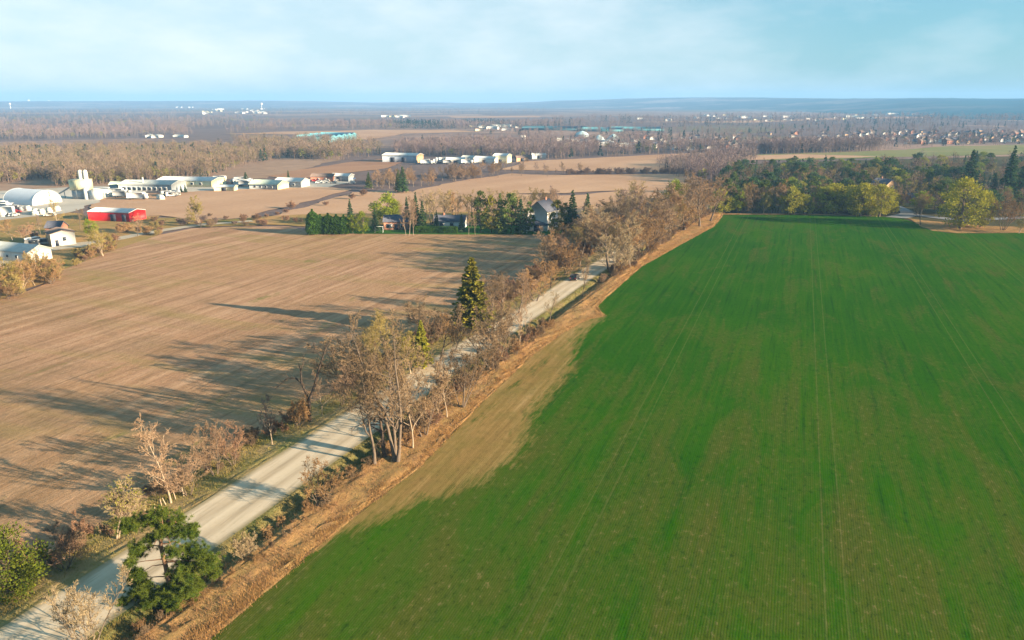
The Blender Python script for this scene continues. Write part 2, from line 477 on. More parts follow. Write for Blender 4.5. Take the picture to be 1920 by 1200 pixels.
M_STUB = m_stubble('stubble_field')
M_CROP = m_crop()
M_GRAVEL = m_gravel()
M_VERGE = m_verge('verge_grass', (0.36, 0.25, 0.12), (0.17, 0.17, 0.045), (0.27, 0.17, 0.085), .54)
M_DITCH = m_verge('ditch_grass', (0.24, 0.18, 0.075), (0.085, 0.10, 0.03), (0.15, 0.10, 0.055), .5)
M_BANK = m_verge('bank_dry_grass', (0.37, 0.205, 0.085), (0.22, 0.15, 0.06), (0.19, 0.105, 0.06), .52, .35)
M_EDGE = m_verge('field_edge_soil', (0.44, 0.27, 0.13), (0.30, 0.185, 0.08), (0.36, 0.22, 0.10), .5)
M_TAN = m_field('thin_crop_soil', (0.27, 0.165, 0.06), (0.36, 0.235, 0.10), (0.17, 0.14, 0.035), 0, (1.1, 0.03), .12)
M_FAR = m_far_ground()
M_PINKF = m_field('ploughed_pale', (0.40, 0.24, 0.15), (0.48, 0.30, 0.19), (0.34, 0.20, 0.12), .3, (0.03, 0.004))
M_BROWNF = m_field('ploughed_brown', (0.30, 0.165, 0.10), (0.36, 0.21, 0.13), (0.24, 0.13, 0.085), .6, (0.03, 0.004))
M_MAUVEF = m_field('ploughed_mauve', (0.22, 0.15, 0.125), (0.28, 0.19, 0.15), (0.17, 0.115, 0.10), .6, (0.02, 0.003))
M_OLIVEF = m_field('pasture_olive', (0.21, 0.20, 0.08), (0.15, 0.17, 0.06), (0.30, 0.22, 0.11), 1.3, (0.03, 0.004))
M_LEAFLITTER = m_field('woodland_floor', (0.28, 0.18, 0.125), (0.34, 0.225, 0.155), (0.22, 0.15, 0.105), .2, (0.1, 0.1))
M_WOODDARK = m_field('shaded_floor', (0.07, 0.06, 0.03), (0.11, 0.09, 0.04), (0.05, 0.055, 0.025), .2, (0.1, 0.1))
M_SCRUB = m_verge('scrub_ground', (0.40, 0.235, 0.10), (0.19, 0.16, 0.05), (0.24, 0.13, 0.065), .5, 0.06)
M_LAWN = m_verge('lawn', (0.05, 0.12, 0.02), (0.035, 0.095, 0.015), (0.06, 0.11, 0.025), .5, .1)
M_YARD = m_field('yard_gravel', (0.46, 0.41, 0.35), (0.36, 0.32, 0.27), (0.55, 0.50, 0.44), .4, (0.06, 0.03))
M_PATH = m_plain('drive_gravel', (0.45, 0.39, 0.31), (0.36, 0.30, 0.23), .6, spec=False)
M_ASPH = m_plain('pale_asphalt', (0.26, 0.255, 0.26), (0.20, 0.195, 0.20), .5, spec=False)

# ------------------------------------------------------------------ ground
def in_poly(p, poly):
    c = False; j = len(poly) - 1
    for i in range(len(poly)):
        (xi, yi), (xj, yj) = poly[i], poly[j]
        if (yi > p[1]) != (yj > p[1]) and p[0] < (xj - xi) * (p[1] - yi) / (yj - yi) + xi: c = not c
        j = i
    return c
me = MB()
rr = [0, 60, 150, 300, 500, 800, 1200, 1800, 2600, 3600, 5000, 7000, 9300]
na = 72
V = [(0, 0, -0.3)] + [(r * math.cos(a * 2 * math.pi / na), r * math.sin(a * 2 * math.pi / na), -0.3) for r in rr[1:] for a in range(na)]
T = [(0, 1 + a, 1 + (a + 1) % na) for a in range(na)]
Q = [(1 + i * na + a, 1 + (i + 1) * na + a, 1 + (i + 1) * na + (a + 1) % na, 1 + i * na + (a + 1) % na) for i in range(len(rr) - 2) for a in range(na)]
me.add(V, T, Q)
tag(obj('ground', me.mesh('ground', [M_FAR])), 'wide flat plain of brown and mauve farmland reaching the horizon', 'ground', kind='structure')

def fract(pts, amp, it=3, rng=None, closed=True, along=None):
    rng = rng or NP
    P = [np.array(p, float) for p in pts]
    for k in range(it):
        out = []
        n = len(P)
        for i in range(n if closed else n - 1):
            a, b = P[i], P[(i + 1) % n]
            d = b - a; ln = np.linalg.norm(d)
            out.append(a)
            off = np.array([-d[1], d[0]]) / (ln + 1e-6) * rng.normal() * min(amp, ln * .12) / (1.6 ** k)
            out.append((a + b) / 2 + off)
        if not closed: out.append(P[-1])
        P = out
    return P
def sheet(name, poly, z, mat, label, amp=0.0, it=3, world=False, kind='structure', cat='ground'):
    P = poly if world else [gp(*q) for q in poly]
    if amp: P = fract(P, amp, it)
    tri = tessellate_polygon([[Vector((p[0], p[1], 0)) for p in P]])
    V = [(p[0], p[1], z) for p in P]
    T = []
    for a, b, c in tri:
        ax = (V[b][0] - V[a][0]) * (V[c][1] - V[a][1]) - (V[b][1] - V[a][1]) * (V[c][0] - V[a][0])
        T.append((a, b, c) if ax > 0 else (a, c, b))
    m_ = MB(); m_.add(V, T)
    return tag(obj(name, m_.mesh(name, [mat])), label, cat, kind=kind)

# corridor of the gravel road
CXN = [(-60, -62.2), (40, -61.1), (60, -60.1), (88, -59.2), (120, -58.0), (160, -55.3), (195, -53.7), (260, -49.5), (340, -44.0), (420, -38)]
HWN = [(-60, 4.6), (90, 4.3), (160, 3.4), (260, 3.2), (420, 3.1)]
FEN = [(-60, -47.5), (30, -47), (43, -46.5), (63, -45.7), (80, -44), (102, -44.9), (129, -45), (146, -43.4), (156, -41.4), (160.5, -38.2), (164, -40.4), (168, -42.2), (176, -42.2), (216, -41.2), (260, -35), (300, -28.9), (335, -28.6), (420, -27)]
def cx(y): return interp(y, CXN)
def hw(y): return interp(y, HWN)
def fe(y): return interp(y, FEN)
ZR = 0.55
def profile(y):
    c, h, f = cx(y), hw(y), fe(y)
    l, r = c - h, c + h
    lf = l - 6.5
    return [(lf - 1.5, 0.02), (lf, 0.06), (l - 3.2, 0.22), (l - 1.2, ZR - .10), (l, ZR), (r, ZR), (r + 0.7, ZR - .12), (r + 1.9, -0.18), (r + 2.7, -0.15), (r + 4.2, 0.48), (min(r + 5.6, f - 1.6), 0.52), (f - 1.0, 0.16), (f, 0.03)]
def hz(x, y):
    if -20 < y < 345:
        p = profile(y)
        if p[0][0] < x < p[-1][0]:
            return interp(x, p)
    return 0.0
YS = np.concatenate([np.arange(-20, 140, 1.5), np.arange(140, 346, 2.5)])
def strip(name, i0, i1, mat, label, cat, sub=5, amp=0.1, uv=False):
    rows = []
    rng = np.random.default_rng(i0 * 7 + 3)
    for y in YS:
        p = profile(y)[i0:i1 + 1]
        xs, zs, us = [], [], []
        for k in range(len(p) - 1):
            for s in range(sub):
                w = s / sub
                xs.append(p[k][0] * (1 - w) + p[k + 1][0] * w); zs.append(p[k][1] * (1 - w) + p[k + 1][1] * w)
        xs.append(p[-1][0]); zs.append(p[-1][1])
        xs, zs = np.array(xs), np.array(zs)
        zz = zs + rng.normal(size=len(zs)) * amp
        zz[0], zz[-1] = zs[0], zs[-1]
        rows.append(np.stack([xs, np.full(len(xs), y), zz], 1))
    k = len(rows[0]); n = len(rows)
    Vv = np.concatenate(rows)
    Qq = [(i * k + j, i * k + j + 1, (i + 1) * k + j + 1, (i + 1) * k + j) for i in range(n - 1) for j in range(k - 1)]
    m_ = MB(); m_.add(Vv, Q=Qq)
    msh = m_.mesh(name, [mat], smooth=True)
    if uv:
        u = msh.uv_layers.new(name='UVMap')
        idx = np.zeros(len(msh.loops), np.int32); msh.loops.foreach_get('vertex_index', idx)
        U = np.stack([(idx % k) / (k - 1), (idx // k) * 0.1], 1).astype(np.float32)
        u.data.foreach_set('uv', U.ravel())
    return tag(obj(name, msh), label, cat, kind='structure')
strip('verge', 0, 4, M_VERGE, 'mown dry and green grass verge between gravel road and stubble field', 'verge', 5, .05)
strip('road', 4, 5, M_GRAVEL, 'pale straight gravel road running away between two hedgerows', 'road', 8, .012, uv=True)
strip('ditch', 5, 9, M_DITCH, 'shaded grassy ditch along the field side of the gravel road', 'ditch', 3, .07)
strip('bank', 9, 12, M_BANK, 'dry orange grass bank between ditch and green crop', 'bank', 5, .10)

# fields
gf = [(fe(y) - 0.1, y) for y in np.arange(-20, 336, 3.0)]
far_edge = [gp(x, y) for x, y in [(1350, 404), (1450, 403), (1560, 404), (1650, 406), (1692, 410), (1720, 419), (1745, 432), (1780, 437), (1830, 438), (1880, 437), (1925, 436), (2100, 436)]]
gpoly = gf + far_edge[1:] + [(260, 300), (260, -20)]
gfo = sheet('green_field', gpoly, 0.03, M_CROP, 'large rich green field of young cereal sown in fine rows', world=True, cat='field')
ga = gfo.data.attributes.new('soil', 'FLOAT', 'POINT'); ga.data.foreach_set('value', np.full(len(gfo.data.vertices), -20, np.float32))
tan = [(fe(y) - .05, y) for y in np.arange(58, 162, 4.0)] + [gp(1112, 600), gp(1080, 622), gp(1066, 655), gp(1052, 705), gp(1012, 740), gp(978, 790), gp(962, 845), gp(935, 870), gp(870, 900), gp(800, 928), gp(720, 960), gp(660, 982)]
def bare_strip():
    P = [tuple(q) for q in tan]
    E_ = np.array(P[26:] + [P[25]]); A = E_[:-1]; B = E_[1:]; d = B - A
    dx, dy = 0.8, 1.5
    nx, ny = int(36 / dx), int(126 / dy)
    Vv, val = [], []
    for j in range(ny + 1):
        for i in range(nx + 1):
            y = 48 + j * dy; x = fe(y) - .05 + i * dx
            tt = np.clip(((np.array([x, y]) - A) * d).sum(1) / ((d * d).sum(1) + 1e-9), 0, 1)
            seg = np.linalg.norm(A + d * tt[:, None] - np.array([x, y]), axis=1).min()
            q = seg if in_poly((x, y), P) else -seg
            if i == 0 and q < 0: q = in_poly((x + .3, y), P) * seg - (1 - in_poly((x + .3, y), P)) * seg
            Vv.append((x, y, .036)); val.append(max(-14, min(14, q)))
    Qq = [(j * (nx + 1) + i, j * (nx + 1) + i + 1, (j + 1) * (nx + 1) + i + 1, (j + 1) * (nx + 1) + i) for j in range(ny) for i in range(nx)]
    m_ = MB(); m_.add(Vv, Q=Qq)
    me_ = m_.mesh('bare_strip', [M_CROP])
    at_ = me_.attributes.new('soil', 'FLOAT', 'POINT'); at_.data.foreach_set('value', np.array(val, np.float32))
    tag(obj('bare_strip', me_), 'tan strip of thin crop and bare soil along the dry grass bank', 'field', kind='structure')
bare_strip()
lfx = lambda y: cx(y) - hw(y) - 8.0 + .1
bf = [(lfx(y), y) for y in np.arange(-20, 262, 6.0)]
bpoly = bf + [gp(1050, 440), gp(900, 439), gp(800, 438), gp(690, 438), gp(580, 434), gp(540, 424), gp(440, 425), gp(360, 428), (gp(300, 440)), gp(210, 470), gp(120, 505), gp(110, 522), gp(40, 550), gp(0, 562), gp(-200, 612), (-330, 60), (-330, -20)]
sheet('brown_field', bpoly, 0.01, M_STUB, 'broad tan stubble field with faint streaks beside the gravel road', world=True, cat='field')
sheet('lawn', [(600, 437), (690, 424), (860, 422), (1052, 424), (1056, 440.5), (820, 439.5), (690, 438.6)], 0.04, M_LAWN, 'dark green mown lawn behind the houses along the stubble field', 0.5)
sheet('scrub_strip', [(250, 415), (300, 408), (420, 412), (560, 402), (700, 400), (1050, 395), (1060, 424), (860, 423), (690, 425), (560, 424), (440, 423), (350, 426), (290, 438)], -0.02, M_SCRUB, 'rough dry scrub ground behind the stubble field', 2.0)
sheet('farm_scrub', [(-300, 420), (0, 398), (130, 398), (200, 410), (300, 404), (300, 440), (210, 472), (120, 507), (108, 524), (0, 566), (-300, 640)], -0.05, M_SCRUB, 'rough orange scrub ground around the farm sheds', 1.5)
sheet('farm_track', [(0, 476), (60, 470), (130, 457), (176, 452), (240, 441), (300, 430), (380, 419), (470, 413), (475, 415.5), (380, 423), (310, 433.5), (245, 446), (180, 460), (100, 470), (0, 500)], 0.06, M_PATH, 'pale gravel farm track curving past the white sheds', 0.6)
sheet('yard', [(-400, 392), (-60, 362), (110, 352), (240, 350), (420, 347), (600, 337), (660, 341), (610, 352), (420, 357), (330, 362), (290, 366), (180, 381), (120, 400), (60, 406), (-60, 420), (-400, 440)], 0.0, M_YARD, 'pale gravel works yard with sheds trucks and stacked goods', 2.0)
sheet('pale_field', [(225, 366), (300, 360), (420, 356), (610, 351), (660, 356), (600, 372), (560, 383), (470, 408), (410, 412), (300, 404), (240, 412), (180, 402), (170, 384)], 0.04, M_PINKF, 'smooth pale ploughed field beside the works yard', 2.5)
sheet('hedged_field', [(470, 411), (545, 393), (606, 376), (660, 360), (720, 357), (780, 360), (900, 362), (1060, 366), (1290, 350), (1340, 352), (1330, 400), (1060, 402), (800, 400)], -0.06, M_PINKF, 'pale ploughed field behind the row of houses', 2.5)
sheet('ploughed_field', [(780, 356), (880, 336), (960, 325), (1060, 328), (1300, 326), (1330, 345), (1200, 356), (1060, 362), (900, 364), (790, 364)], 0.04, M_PINKF, 'pale tan ploughed field below the long dark hedge line', 2.0)
sheet('ploughed_field', [(940, 318), (985, 302), (1100, 297), (1230, 290), (1350, 285), (1370, 300), (1330, 322), (1200, 322), (1060, 321)], 0.04, M_PINKF, 'pale tan ploughed field above the long dark hedge line', 2.0)
sheet('ploughed_field', [(500, 330), (560, 318), (640, 306), (720, 298), (760, 304), (720, 316), (640, 326), (560, 336)], 0.04, M_BROWNF, 'brown ploughed field left of the blue grey warehouse', 2.0)
sheet('pasture', [(1340, 300), (1400, 291), (1660, 282), (1760, 275), (1920, 271), (2100, 268), (2100, 290), (1920, 289), (1700, 294), (1500, 300)], 0.04, M_OLIVEF, 'olive pasture strip between the wood and the distant town', 3.0)
sheet('pasture', [(1340, 304), (1400, 300), (1600, 295.5), (1660, 293), (1500, 289), (1400, 291)], 0.06, M_PINKF, 'tan strip of field along the near edge of the pasture', 3.0)
sheet('ploughed_field', [(-300, 285), (-100, 272), (0, 266), (120, 263), (250, 259.5), (345, 261), (250, 266), (100, 272), (0, 277)], 0.04, M_MAUVEF, 'mauve ploughed field behind the left woodland', 4.0)
sheet('ploughed_field', [(420, 251), (520, 247), (690, 243.5), (840, 243.5), (900, 247), (760, 250), (690, 262), (640, 262), (560, 252)], 0.04, M_PINKF, 'pale ploughed field behind the turquoise greenhouse', 5.0)
sheet('ploughed_field', [(740, 258), (780, 252), (900, 249), (1060, 252), (1120, 262), (960, 262), (800, 263)], 0.04, M_MAUVEF, 'mauve ploughed field in front of the dark pine belt', 5.0)
sheet('ploughed_field', [(840, 218), (1000, 217), (1010, 220), (860, 221)], 0.1, M_PINKF, 'far pale field strip above the pine belt', 12.0)
sheet('ploughed_field', [(1180, 229), (1400, 226), (1640, 219), (1920, 219), (1600, 223), (1400, 230)], 0.1, M_PINKF, 'far pale field strip above the distant town', 12.0)
sheet('ploughed_field', [(1060, 213), (1250, 209), (1480, 211), (1650, 215), (1400, 220), (1150, 218)], 0.1, M_MAUVEF, 'far mauve plain at the foot of the blue hills', 12.0)
sheet('woodland_floor', [(-400, 420), (-300, 300), (-60, 283), (200, 280), (420, 276), (680, 282), (640, 300), (560, 318), (500, 334), (330, 340), (240, 350), (110, 353), (-60, 362)], -0.1, M_LEAFLITTER, 'brown leaf litter floor under the left woodland', 4.0)
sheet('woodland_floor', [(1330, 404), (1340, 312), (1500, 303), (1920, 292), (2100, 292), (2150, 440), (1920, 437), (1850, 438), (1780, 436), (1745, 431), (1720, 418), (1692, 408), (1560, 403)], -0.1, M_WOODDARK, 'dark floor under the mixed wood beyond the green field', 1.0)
sheet('dry_margin', [(1700, 409), (1740, 414), (1800, 420), (1860, 424), (1960, 426), (1960, 436.5), (1880, 437), (1800, 437.6), (1748, 433), (1722, 420)], 0.06, M_BANK, 'dry orange grass margin along the far edge of the green field', 0.7)
sheet('lane', [(1660, 407), (1700, 409.5), (1722, 404), (1716, 398), (1700, 391), (1686, 385), (1676, 385), (1686, 393), (1688, 400)], 0.08, M_ASPH, 'grey paved lane leaving the wood towards the green field', 0.2, cat='lane')
sheet('lane', [(1345, 402.4), (1500, 402.4), (1660, 406), (1690, 409), (1690, 407), (1500, 400.2), (1345, 400.4)], 0.07, M_EDGE, 'thin pale track along the foot of the wood', 0.15, cat='lane')
sheet('lane', [(1716, 405), (1800, 415), (1880, 412), (1960, 407), (1960, 404), (1880, 408), (1800, 411), (1722, 402)], 0.09, M_ASPH, 'grey lane passing behind the big yellow willow', 0.2, cat='lane')

# distant hills on the rim of the plain
def skyline(px): return interp(px, [(-900, 190), (0, 190), (300, 189.6), (540, 188.8), (620, 189.5), (700, 191.8), (830, 191.6), (900, 193), (960, 192.6), (1000, 191), (1040, 188.8), (1110, 187), (1200, 184.2), (1300, 183), (1420, 184), (1520, 185.2), (1690, 184.2), (1800, 185.4), (1920, 185), (2200, 186), (2900, 188)])
def hillbase(px): return interp(px, [(-900, 6500), (900, 6500), (1040, 5600), (1300, 4600), (1500, 3600), (1700, 2600), (1920, 2300), (2900, 2300)])
def hilltop(px): return interp(px, [(-900, 8800), (900, 8600), (1040, 8000), (1300, 7200), (1500, 6000), (1700, 5200), (1920, 5000), (2900, 5000)])
M_HILL = None
def m_hill():
    m, t, o = nodes('hill_woods_haze_tint')
    P = world_pos(t)
    a = noise(t, P, 0.0016, 6, .6)
    f = noise(t, mapping(t, P, (1, 1, 4)), 0.012, 6, .7)
    sx = N(t, 'ShaderNodeSeparateXYZ'); t.links.new(P, sx.inputs[0])
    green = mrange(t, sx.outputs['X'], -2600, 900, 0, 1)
    c = mix(t, (0.15, 0.11, 0.105), (0.002, 0.075, 0.105), green)  # brown hills to the left; teal of distant haze painted in towards the right
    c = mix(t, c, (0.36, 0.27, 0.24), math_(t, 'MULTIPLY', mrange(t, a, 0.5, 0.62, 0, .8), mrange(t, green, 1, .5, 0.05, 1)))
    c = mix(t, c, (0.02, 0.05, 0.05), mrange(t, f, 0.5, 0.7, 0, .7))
    diffuse(t, o, c, bump(t, f, 0.5, 6.0))
    return m
M_HILL = m_hill()
pxs = np.arange(-900, 2901, 12.0)
rows = []
rng = np.random.default_rng(3)
jit = np.convolve(rng.normal(size=len(pxs) + 20), np.ones(5) / 5, 'same')[10:-10]
NK = 12
for i, px in enumerate(pxs):
    u = (px - 960) / FPX
    hd = np.array([u * CY - CP * SY, u * SY + CP * CY]); 
    ln = math.hypot(*hd)
    hd /= ln
    ang = (HORY - skyline(px)) / FPX / (1 + u * u) ** .5
    r0, r1_ = hillbase(px), hilltop(px)
    top = CAM_H + r1_ * ang + jit[i] * 1.3
    for k in range(NK + 1):
        w = k / NK
        rr_ = r0 + (r1_ - r0) * w
        z = -0.5 + (top + .5) * (0.5 - 0.5 * math.cos(math.pi * w)) ** 0.8
        if 0 < k < NK: z += rng.normal() * 1.0
        rows.append((hd[0] * rr_, hd[1] * rr_, z))
    rows.append((hd[0] * (r1_ + 500), hd[1] * (r1_ + 500), -2))
K = NK + 2
m_ = MB(); m_.add(rows, Q=[(i * K + j, (i + 1) * K + j, (i + 1) * K + j + 1, i * K + j + 1) for i in range(len(pxs) - 1) for j in range(K - 1)])
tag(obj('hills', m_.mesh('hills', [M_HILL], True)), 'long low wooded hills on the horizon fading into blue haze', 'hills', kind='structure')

# ------------------------------------------------------------------ trees: templates
def nrm(v): return v / (np.linalg.norm(v) + 1e-9)
def turn(rng, d, ang):
    q = nrm(np.cross(d, rng.normal(size=3)))
    return nrm(d * math.cos(ang) + q * math.sin(ang))
def stem(rng, p, d, ln, r0, r1, k=5, wob=.12, up=.05):
    P = [np.array(p, float)]; d = nrm(np.array(d, float))
    for i in range(k):
        d = nrm(d + rng.normal(size=3) * wob + np.array([0, 0, up]))
        P.append(P[-1] + d * ln / k)
    return np.array(P), np.linspace(r0, r1, k + 1)
def along(P, w):
    f = w * (len(P) - 1); i = min(int(f), len(P) - 2); a = f - i
    return P[i] * (1 - a) + P[i + 1] * a, nrm(P[i + 1] - P[i])

def bare_tree(seed, H=12, stems=1, r=.2, limbs=9, ang=(25, 55), llen=.45, lo=.28, n2=6, n3=6, n4=9, up=.07, tw=.05, leaf=0, leafsz=.16, lean=.08, hang=0., fl=.9, sprd=(.1, .45)):
    rng = np.random.default_rng(seed)
    tr, cr = MB(), MB()
    BP, BD, BL, TIPS = [], [], [], []
    for s in range(stems):
        a = rng.uniform(0, 6.28)
        sp = 0 if stems == 1 else rng.uniform(*sprd)
        h = H * (rng.uniform(.72, 1) if s else 1)
        d0 = np.array([math.cos(a) * (sp + lean), math.sin(a) * (sp + lean), 1])
        P, rad = stem(rng, (math.cos(a) * .25 * (stems > 1), math.sin(a) * .25 * (stems > 1), -.35), d0, h * .93, r / stems ** .4, r * .10, 8, .07, .05)
        rad[0] *= 1.35
        tr.tube(P, rad, 6)
        nl = max(3, int(limbs / stems ** .5))
        for i in range(nl):
            w = lo + (1 - lo) * (i + rng.uniform(0, .8)) / nl
            w = min(w, .99)
            p, d = along(P, w)
            L1 = H * llen * (1.12 - w * .75) * rng.uniform(.75, 1.15)
            dd = turn(rng, d, R(rng.uniform(*ang)))
            Q1, r1 = stem(rng, p, dd, L1, max(.03, rad[0] * .42 * (1.15 - w)), .018, 5, .16, up)
            tr.tube(Q1, r1, 4)
            for j in range(n2):
                w2 = .2 + .8 * (j + rng.uniform(0, .8)) / n2
                p2, d2 = along(Q1, min(w2, .98))
                L2 = L1 * .5 * (1.15 - w2 * .6) * rng.uniform(.7, 1.2)
                Q2, r2 = stem(rng, p2, turn(rng, d2, R(rng.uniform(25, 60))), L2, .028, .012, 3, .2, up - hang)
                cr.tube(Q2, r2, 3)
                for k in range(n3):
                    p3, d3 = along(Q2, min(.98, .15 + .85 * (k + rng.uniform(0, .9)) / n3))
                    L3 = L2 * .5 * rng.uniform(.6, 1.3)
                    d3 = nrm(turn(rng, d3, R(rng.uniform(20, 60))) + np.array([0, 0, up * 1.5 - hang * 2]))
                    BP.append(p3); BD.append(d3); BL.append(L3)
                    for q in range(n4):
                        ww = rng.uniform(.1, 1)
                        d4 = nrm(turn(rng, d3, R(rng.uniform(15, 60))) + np.array([0, 0, up * 2 - hang * 3]))
                        BP.append(p3 + d3 * L3 * ww); BD.append(d4); BL.append(max(.25, L3 * .6 * rng.uniform(.5, 1.2)) * fl)
                        TIPS.append(p3 + d3 * L3 * ww + d4 * BL[-1] * rng.uniform(.3, 1))
    BL = np.array(BL)
    cr.blades(BP, BD, BL, tw * rng.uniform(.7, 1.4, len(BL)), rng, 0)
    if leaf:
        T_ = np.array(TIPS); T_ = T_[rng.random(len(T_)) < leaf]
        cr.leaves(T_, leafsz * rng.uniform(.6, 1.3, len(T_)), rng, 1)
    return tr, cr

def spruce_tree(seed, H=14, Rm=3.0, r=.22, dens=1.0, droop=.35, base=.08, up=0., size=.5):
    rng = np.random.default_rng(seed)
    tr, cr = MB(), MB()
    P, rad = stem(rng, (0, 0, -.3), (0, 0, 1), H, r, .02, 6, .012, 0)
    tr.tube(P, rad, 6)
    z = base * H
    LP, LD, LS = [], [], []
    while z < H * .985:
        w = z / H
        Rr = Rm * (1 - w) ** .85 + .12
        nb = max(4, int((5 + 5 * (1 - w)) * dens))
        a0 = rng.uniform(0, 6.28)
        for b in range(nb):
            if rng.random() < .06: continue
            a = a0 + b * 6.283 / nb + rng.normal() * .2
            L1 = Rr * rng.uniform(.68, 1.16)
            d = np.array([math.cos(a), math.sin(a), rng.uniform(-.05, .25) + up])
            Q1, r1 = stem(rng, (0, 0, z + rng.normal() * .1), d, L1, .04, .012, 4, .06, -droop / 4 * (1 - w * .8) + up / 3)
            if L1 > .9: tr.tube(Q1, r1, 3)
            ns = int((6 + 9 * L1) * dens)
            for s in range(ns):
                p, dd = along(Q1, min(.99, .15 + .85 * rng.random() ** .8))
                side = nrm(np.cross(dd, (0, 0, 1))) * rng.choice([-1, 1])
                LP.append(p + side * rng.uniform(0, .28) * L1 * .5 + np.array([0, 0, rng.uniform(-.22, .05)]))
                LD.append(nrm(dd * .8 + side * rng.uniform(.2, .9) + np.array([0, 0, -.25 + up])))
                LS.append(size * rng.uniform(.6, 1.3))
        z += H * .032 * rng.uniform(.8, 1.3) / dens ** .3
    LP.append((0, 0, H * .985)); LD.append((0, 0, 1)); LS.append(.5)
    cr.leaves(np.array(LP), np.array(LS), rng, 0, D=np.array(LD))
    return tr, cr

def clump_crown(cr, rng, centers, n, size, m=0, squash=.75, up=.35):
    for (x, y, z, rad) in centers:
        k = max(6, int(n * rad * rad))
        v = rng.normal(size=(k, 3)); v /= np.linalg.norm(v, axis=1)[:, None]
        v *= (rng.random((k, 1)) ** .45) * rad * rng.uniform(.75, 1.2, (k, 1))
        v[:, 2] *= squash
        D = v / (np.linalg.norm(v, axis=1)[:, None] + 1e-6) + np.array([0, 0, up])
        cr.leaves(np.array([x, y, z]) + v, size * rng.uniform(.6, 1.4, k), rng, m, D=D)

def round_tree(seed, H=10, Rm=3.5, n=24, cl=1.2, dens=60, size=.3, lo=.25, r=.2, m=0, twigs=True, squash=.8):
    """leafed crown: clumps scattered through an uneven egg"""
    rng = np.random.default_rng(seed)
    tr, cr = MB(), MB()
    P, rad = stem(rng, (0, 0, -.3), (rng.normal() * .05, rng.normal() * .05, 1), H * .8, r, .03, 6, .05, 0)
    tr.tube(P, rad, 6)
    cs = []
    for i in range(n):
        w = lo + (1 - lo) * rng.random()
        prof = math.sin(math.pi * min(1, max(0.05, (w - lo) / (1 - lo) * .86 + .12))) ** .6
        a = rng.uniform(0, 6.28); q = Rm * prof * rng.random() ** .4
        c = np.array([math.cos(a) * q, math.sin(a) * q, w * H * .93])
        rad_c = cl * rng.uniform(.6, 1.25)
        cs.append((*c, rad_c))
        p, _ = along(P, min(.95, w * .85))
        Q1, r1 = stem(rng, p, c - p + np.array([0, 0, .2]), np.linalg.norm(c - p), .05, .015, 3, .08, 0)
        tr.tube(Q1, r1, 3)
    clump_crown(cr, rng, cs, dens, size, m, squash)
    return tr, cr

def dense_round(seed, H, Rm, n, size, power=2.0, lo=.02, lump=.22):
    """clipped or columnar evergreen filled to its outline, with lumps"""
    rng = np.random.default_rng(seed)
    tr, cr = MB(), MB()
    tr.tube([(0, 0, -.3), (0, 0, H * .85)], [.12, .03], 5)
    w = rng.random(n) ** .9
    prof = np.clip(1 - np.abs(2 * (w * .93 + .04) - .75) ** power * .8, .08, 1)
    a = rng.uniform(0, 6.283, n)
    lumps = 1 + lump * np.sin(a * 3 + w * 9) * np.sin(w * 14 + a * 2) + lump * .5 * rng.normal(size=n) * .4
    q = Rm * prof * lumps * (rng.random(n) ** .28)
    P = np.stack([np.cos(a) * q, np.sin(a) * q, lo * H + w * H * (1 - lo)], 1)
    D = np.stack([np.cos(a) * .7, np.sin(a) * .7, np.full(n, .7)], 1)
    cr.leaves(P, size * rng.uniform(.6, 1.4, n), rng, 0, D=D)
    return tr, cr

TPL = {}
def template(key, pair, H, barkm, crownm):
    tr, cr = pair
    TPL[key] = (tr.mesh(key + '_trunk', [barkm]), cr.mesh(key + '_crown', crownm if isinstance(crownm, list) else [crownm]), H)
    return key
for i in range(4):
    template(f'oak{i}', bare_tree(20 + i, 13, limbs=10, r=.24, ang=(28, 62), llen=.46, n2=8, n3=6, n4=12, tw=.037), 13, BARK, [TW_BROWN, LF_BUD])
template('forked', bare_tree(301, 18, stems=3, limbs=30, r=.34, ang=(24, 62), llen=.34, lo=.24, n2=6, n3=5, n4=7, tw=.032, lean=.02, sprd=(.08, .24)), 18, BARK, [TW_BROWN, LF_BUD])
for i in range(4):
    template(f'slim{i}', bare_tree(40 + i, 11, limbs=14, r=.13, ang=(20, 48), llen=.38, lo=.22, n2=6, n3=5, n4=9, up=.1, lean=.02, tw=.032), 11, BARK_PALE, [TW_BROWN, LF_BUD])
for i in range(4):
    template(f'multi{i}', bare_tree(60 + i, 10, stems=5, limbs=16, r=.15, ang=(18, 46), llen=.40, lo=.18, n2=6, n3=5, n4=9, up=.1, tw=.037), 10, BARK, [TW_BROWN, LF_BUD])
for i in range(4):
    template(f'shrub{i}', bare_tree(80 + i, 4, stems=9, limbs=18, r=.06, ang=(15, 50), llen=.45, lo=.10, n2=5, n3=5, n4=7, up=.10, tw=.03), 4, BARK, [TW_RED, LF_BUD])
for i in range(2):
    template(f'budding{i}', bare_tree(100 + i, 9, stems=2, limbs=16, r=.14, ang=(22, 55), llen=.42, lo=.18, n2=6, n3=6, n4=9, leaf=.22, leafsz=.15, tw=.035, lean=.02), 9, BARK_PALE, [TW_PALE, LF_BUD])
for i in range(3):
    template(f'willow{i}', round_tree(110 + i, 13, 6.2, 120, 1.35, 24, .46, lo=.10, r=.45, squash=.85), 13, BARK, LF_WILLOW)
for i in range(3):
    template(f'spruce{i}', spruce_tree(130 + i, 14, 2.9 + i * .3), 14, BARK_DARK, ND_DARK)
template('goldspruce', spruce_tree(140, 15, 4.3, dens=1.5, droop=.2, up=.12, size=.6), 15, BARK_DARK, ND_GOLD)
for i in range(3):
    template(f'whitepine{i}', round_tree(150 + i, 16, 4.0, 70, 1.25, 30, .6, lo=.14, squash=.6), 16, BARK_DARK, ND_MID)
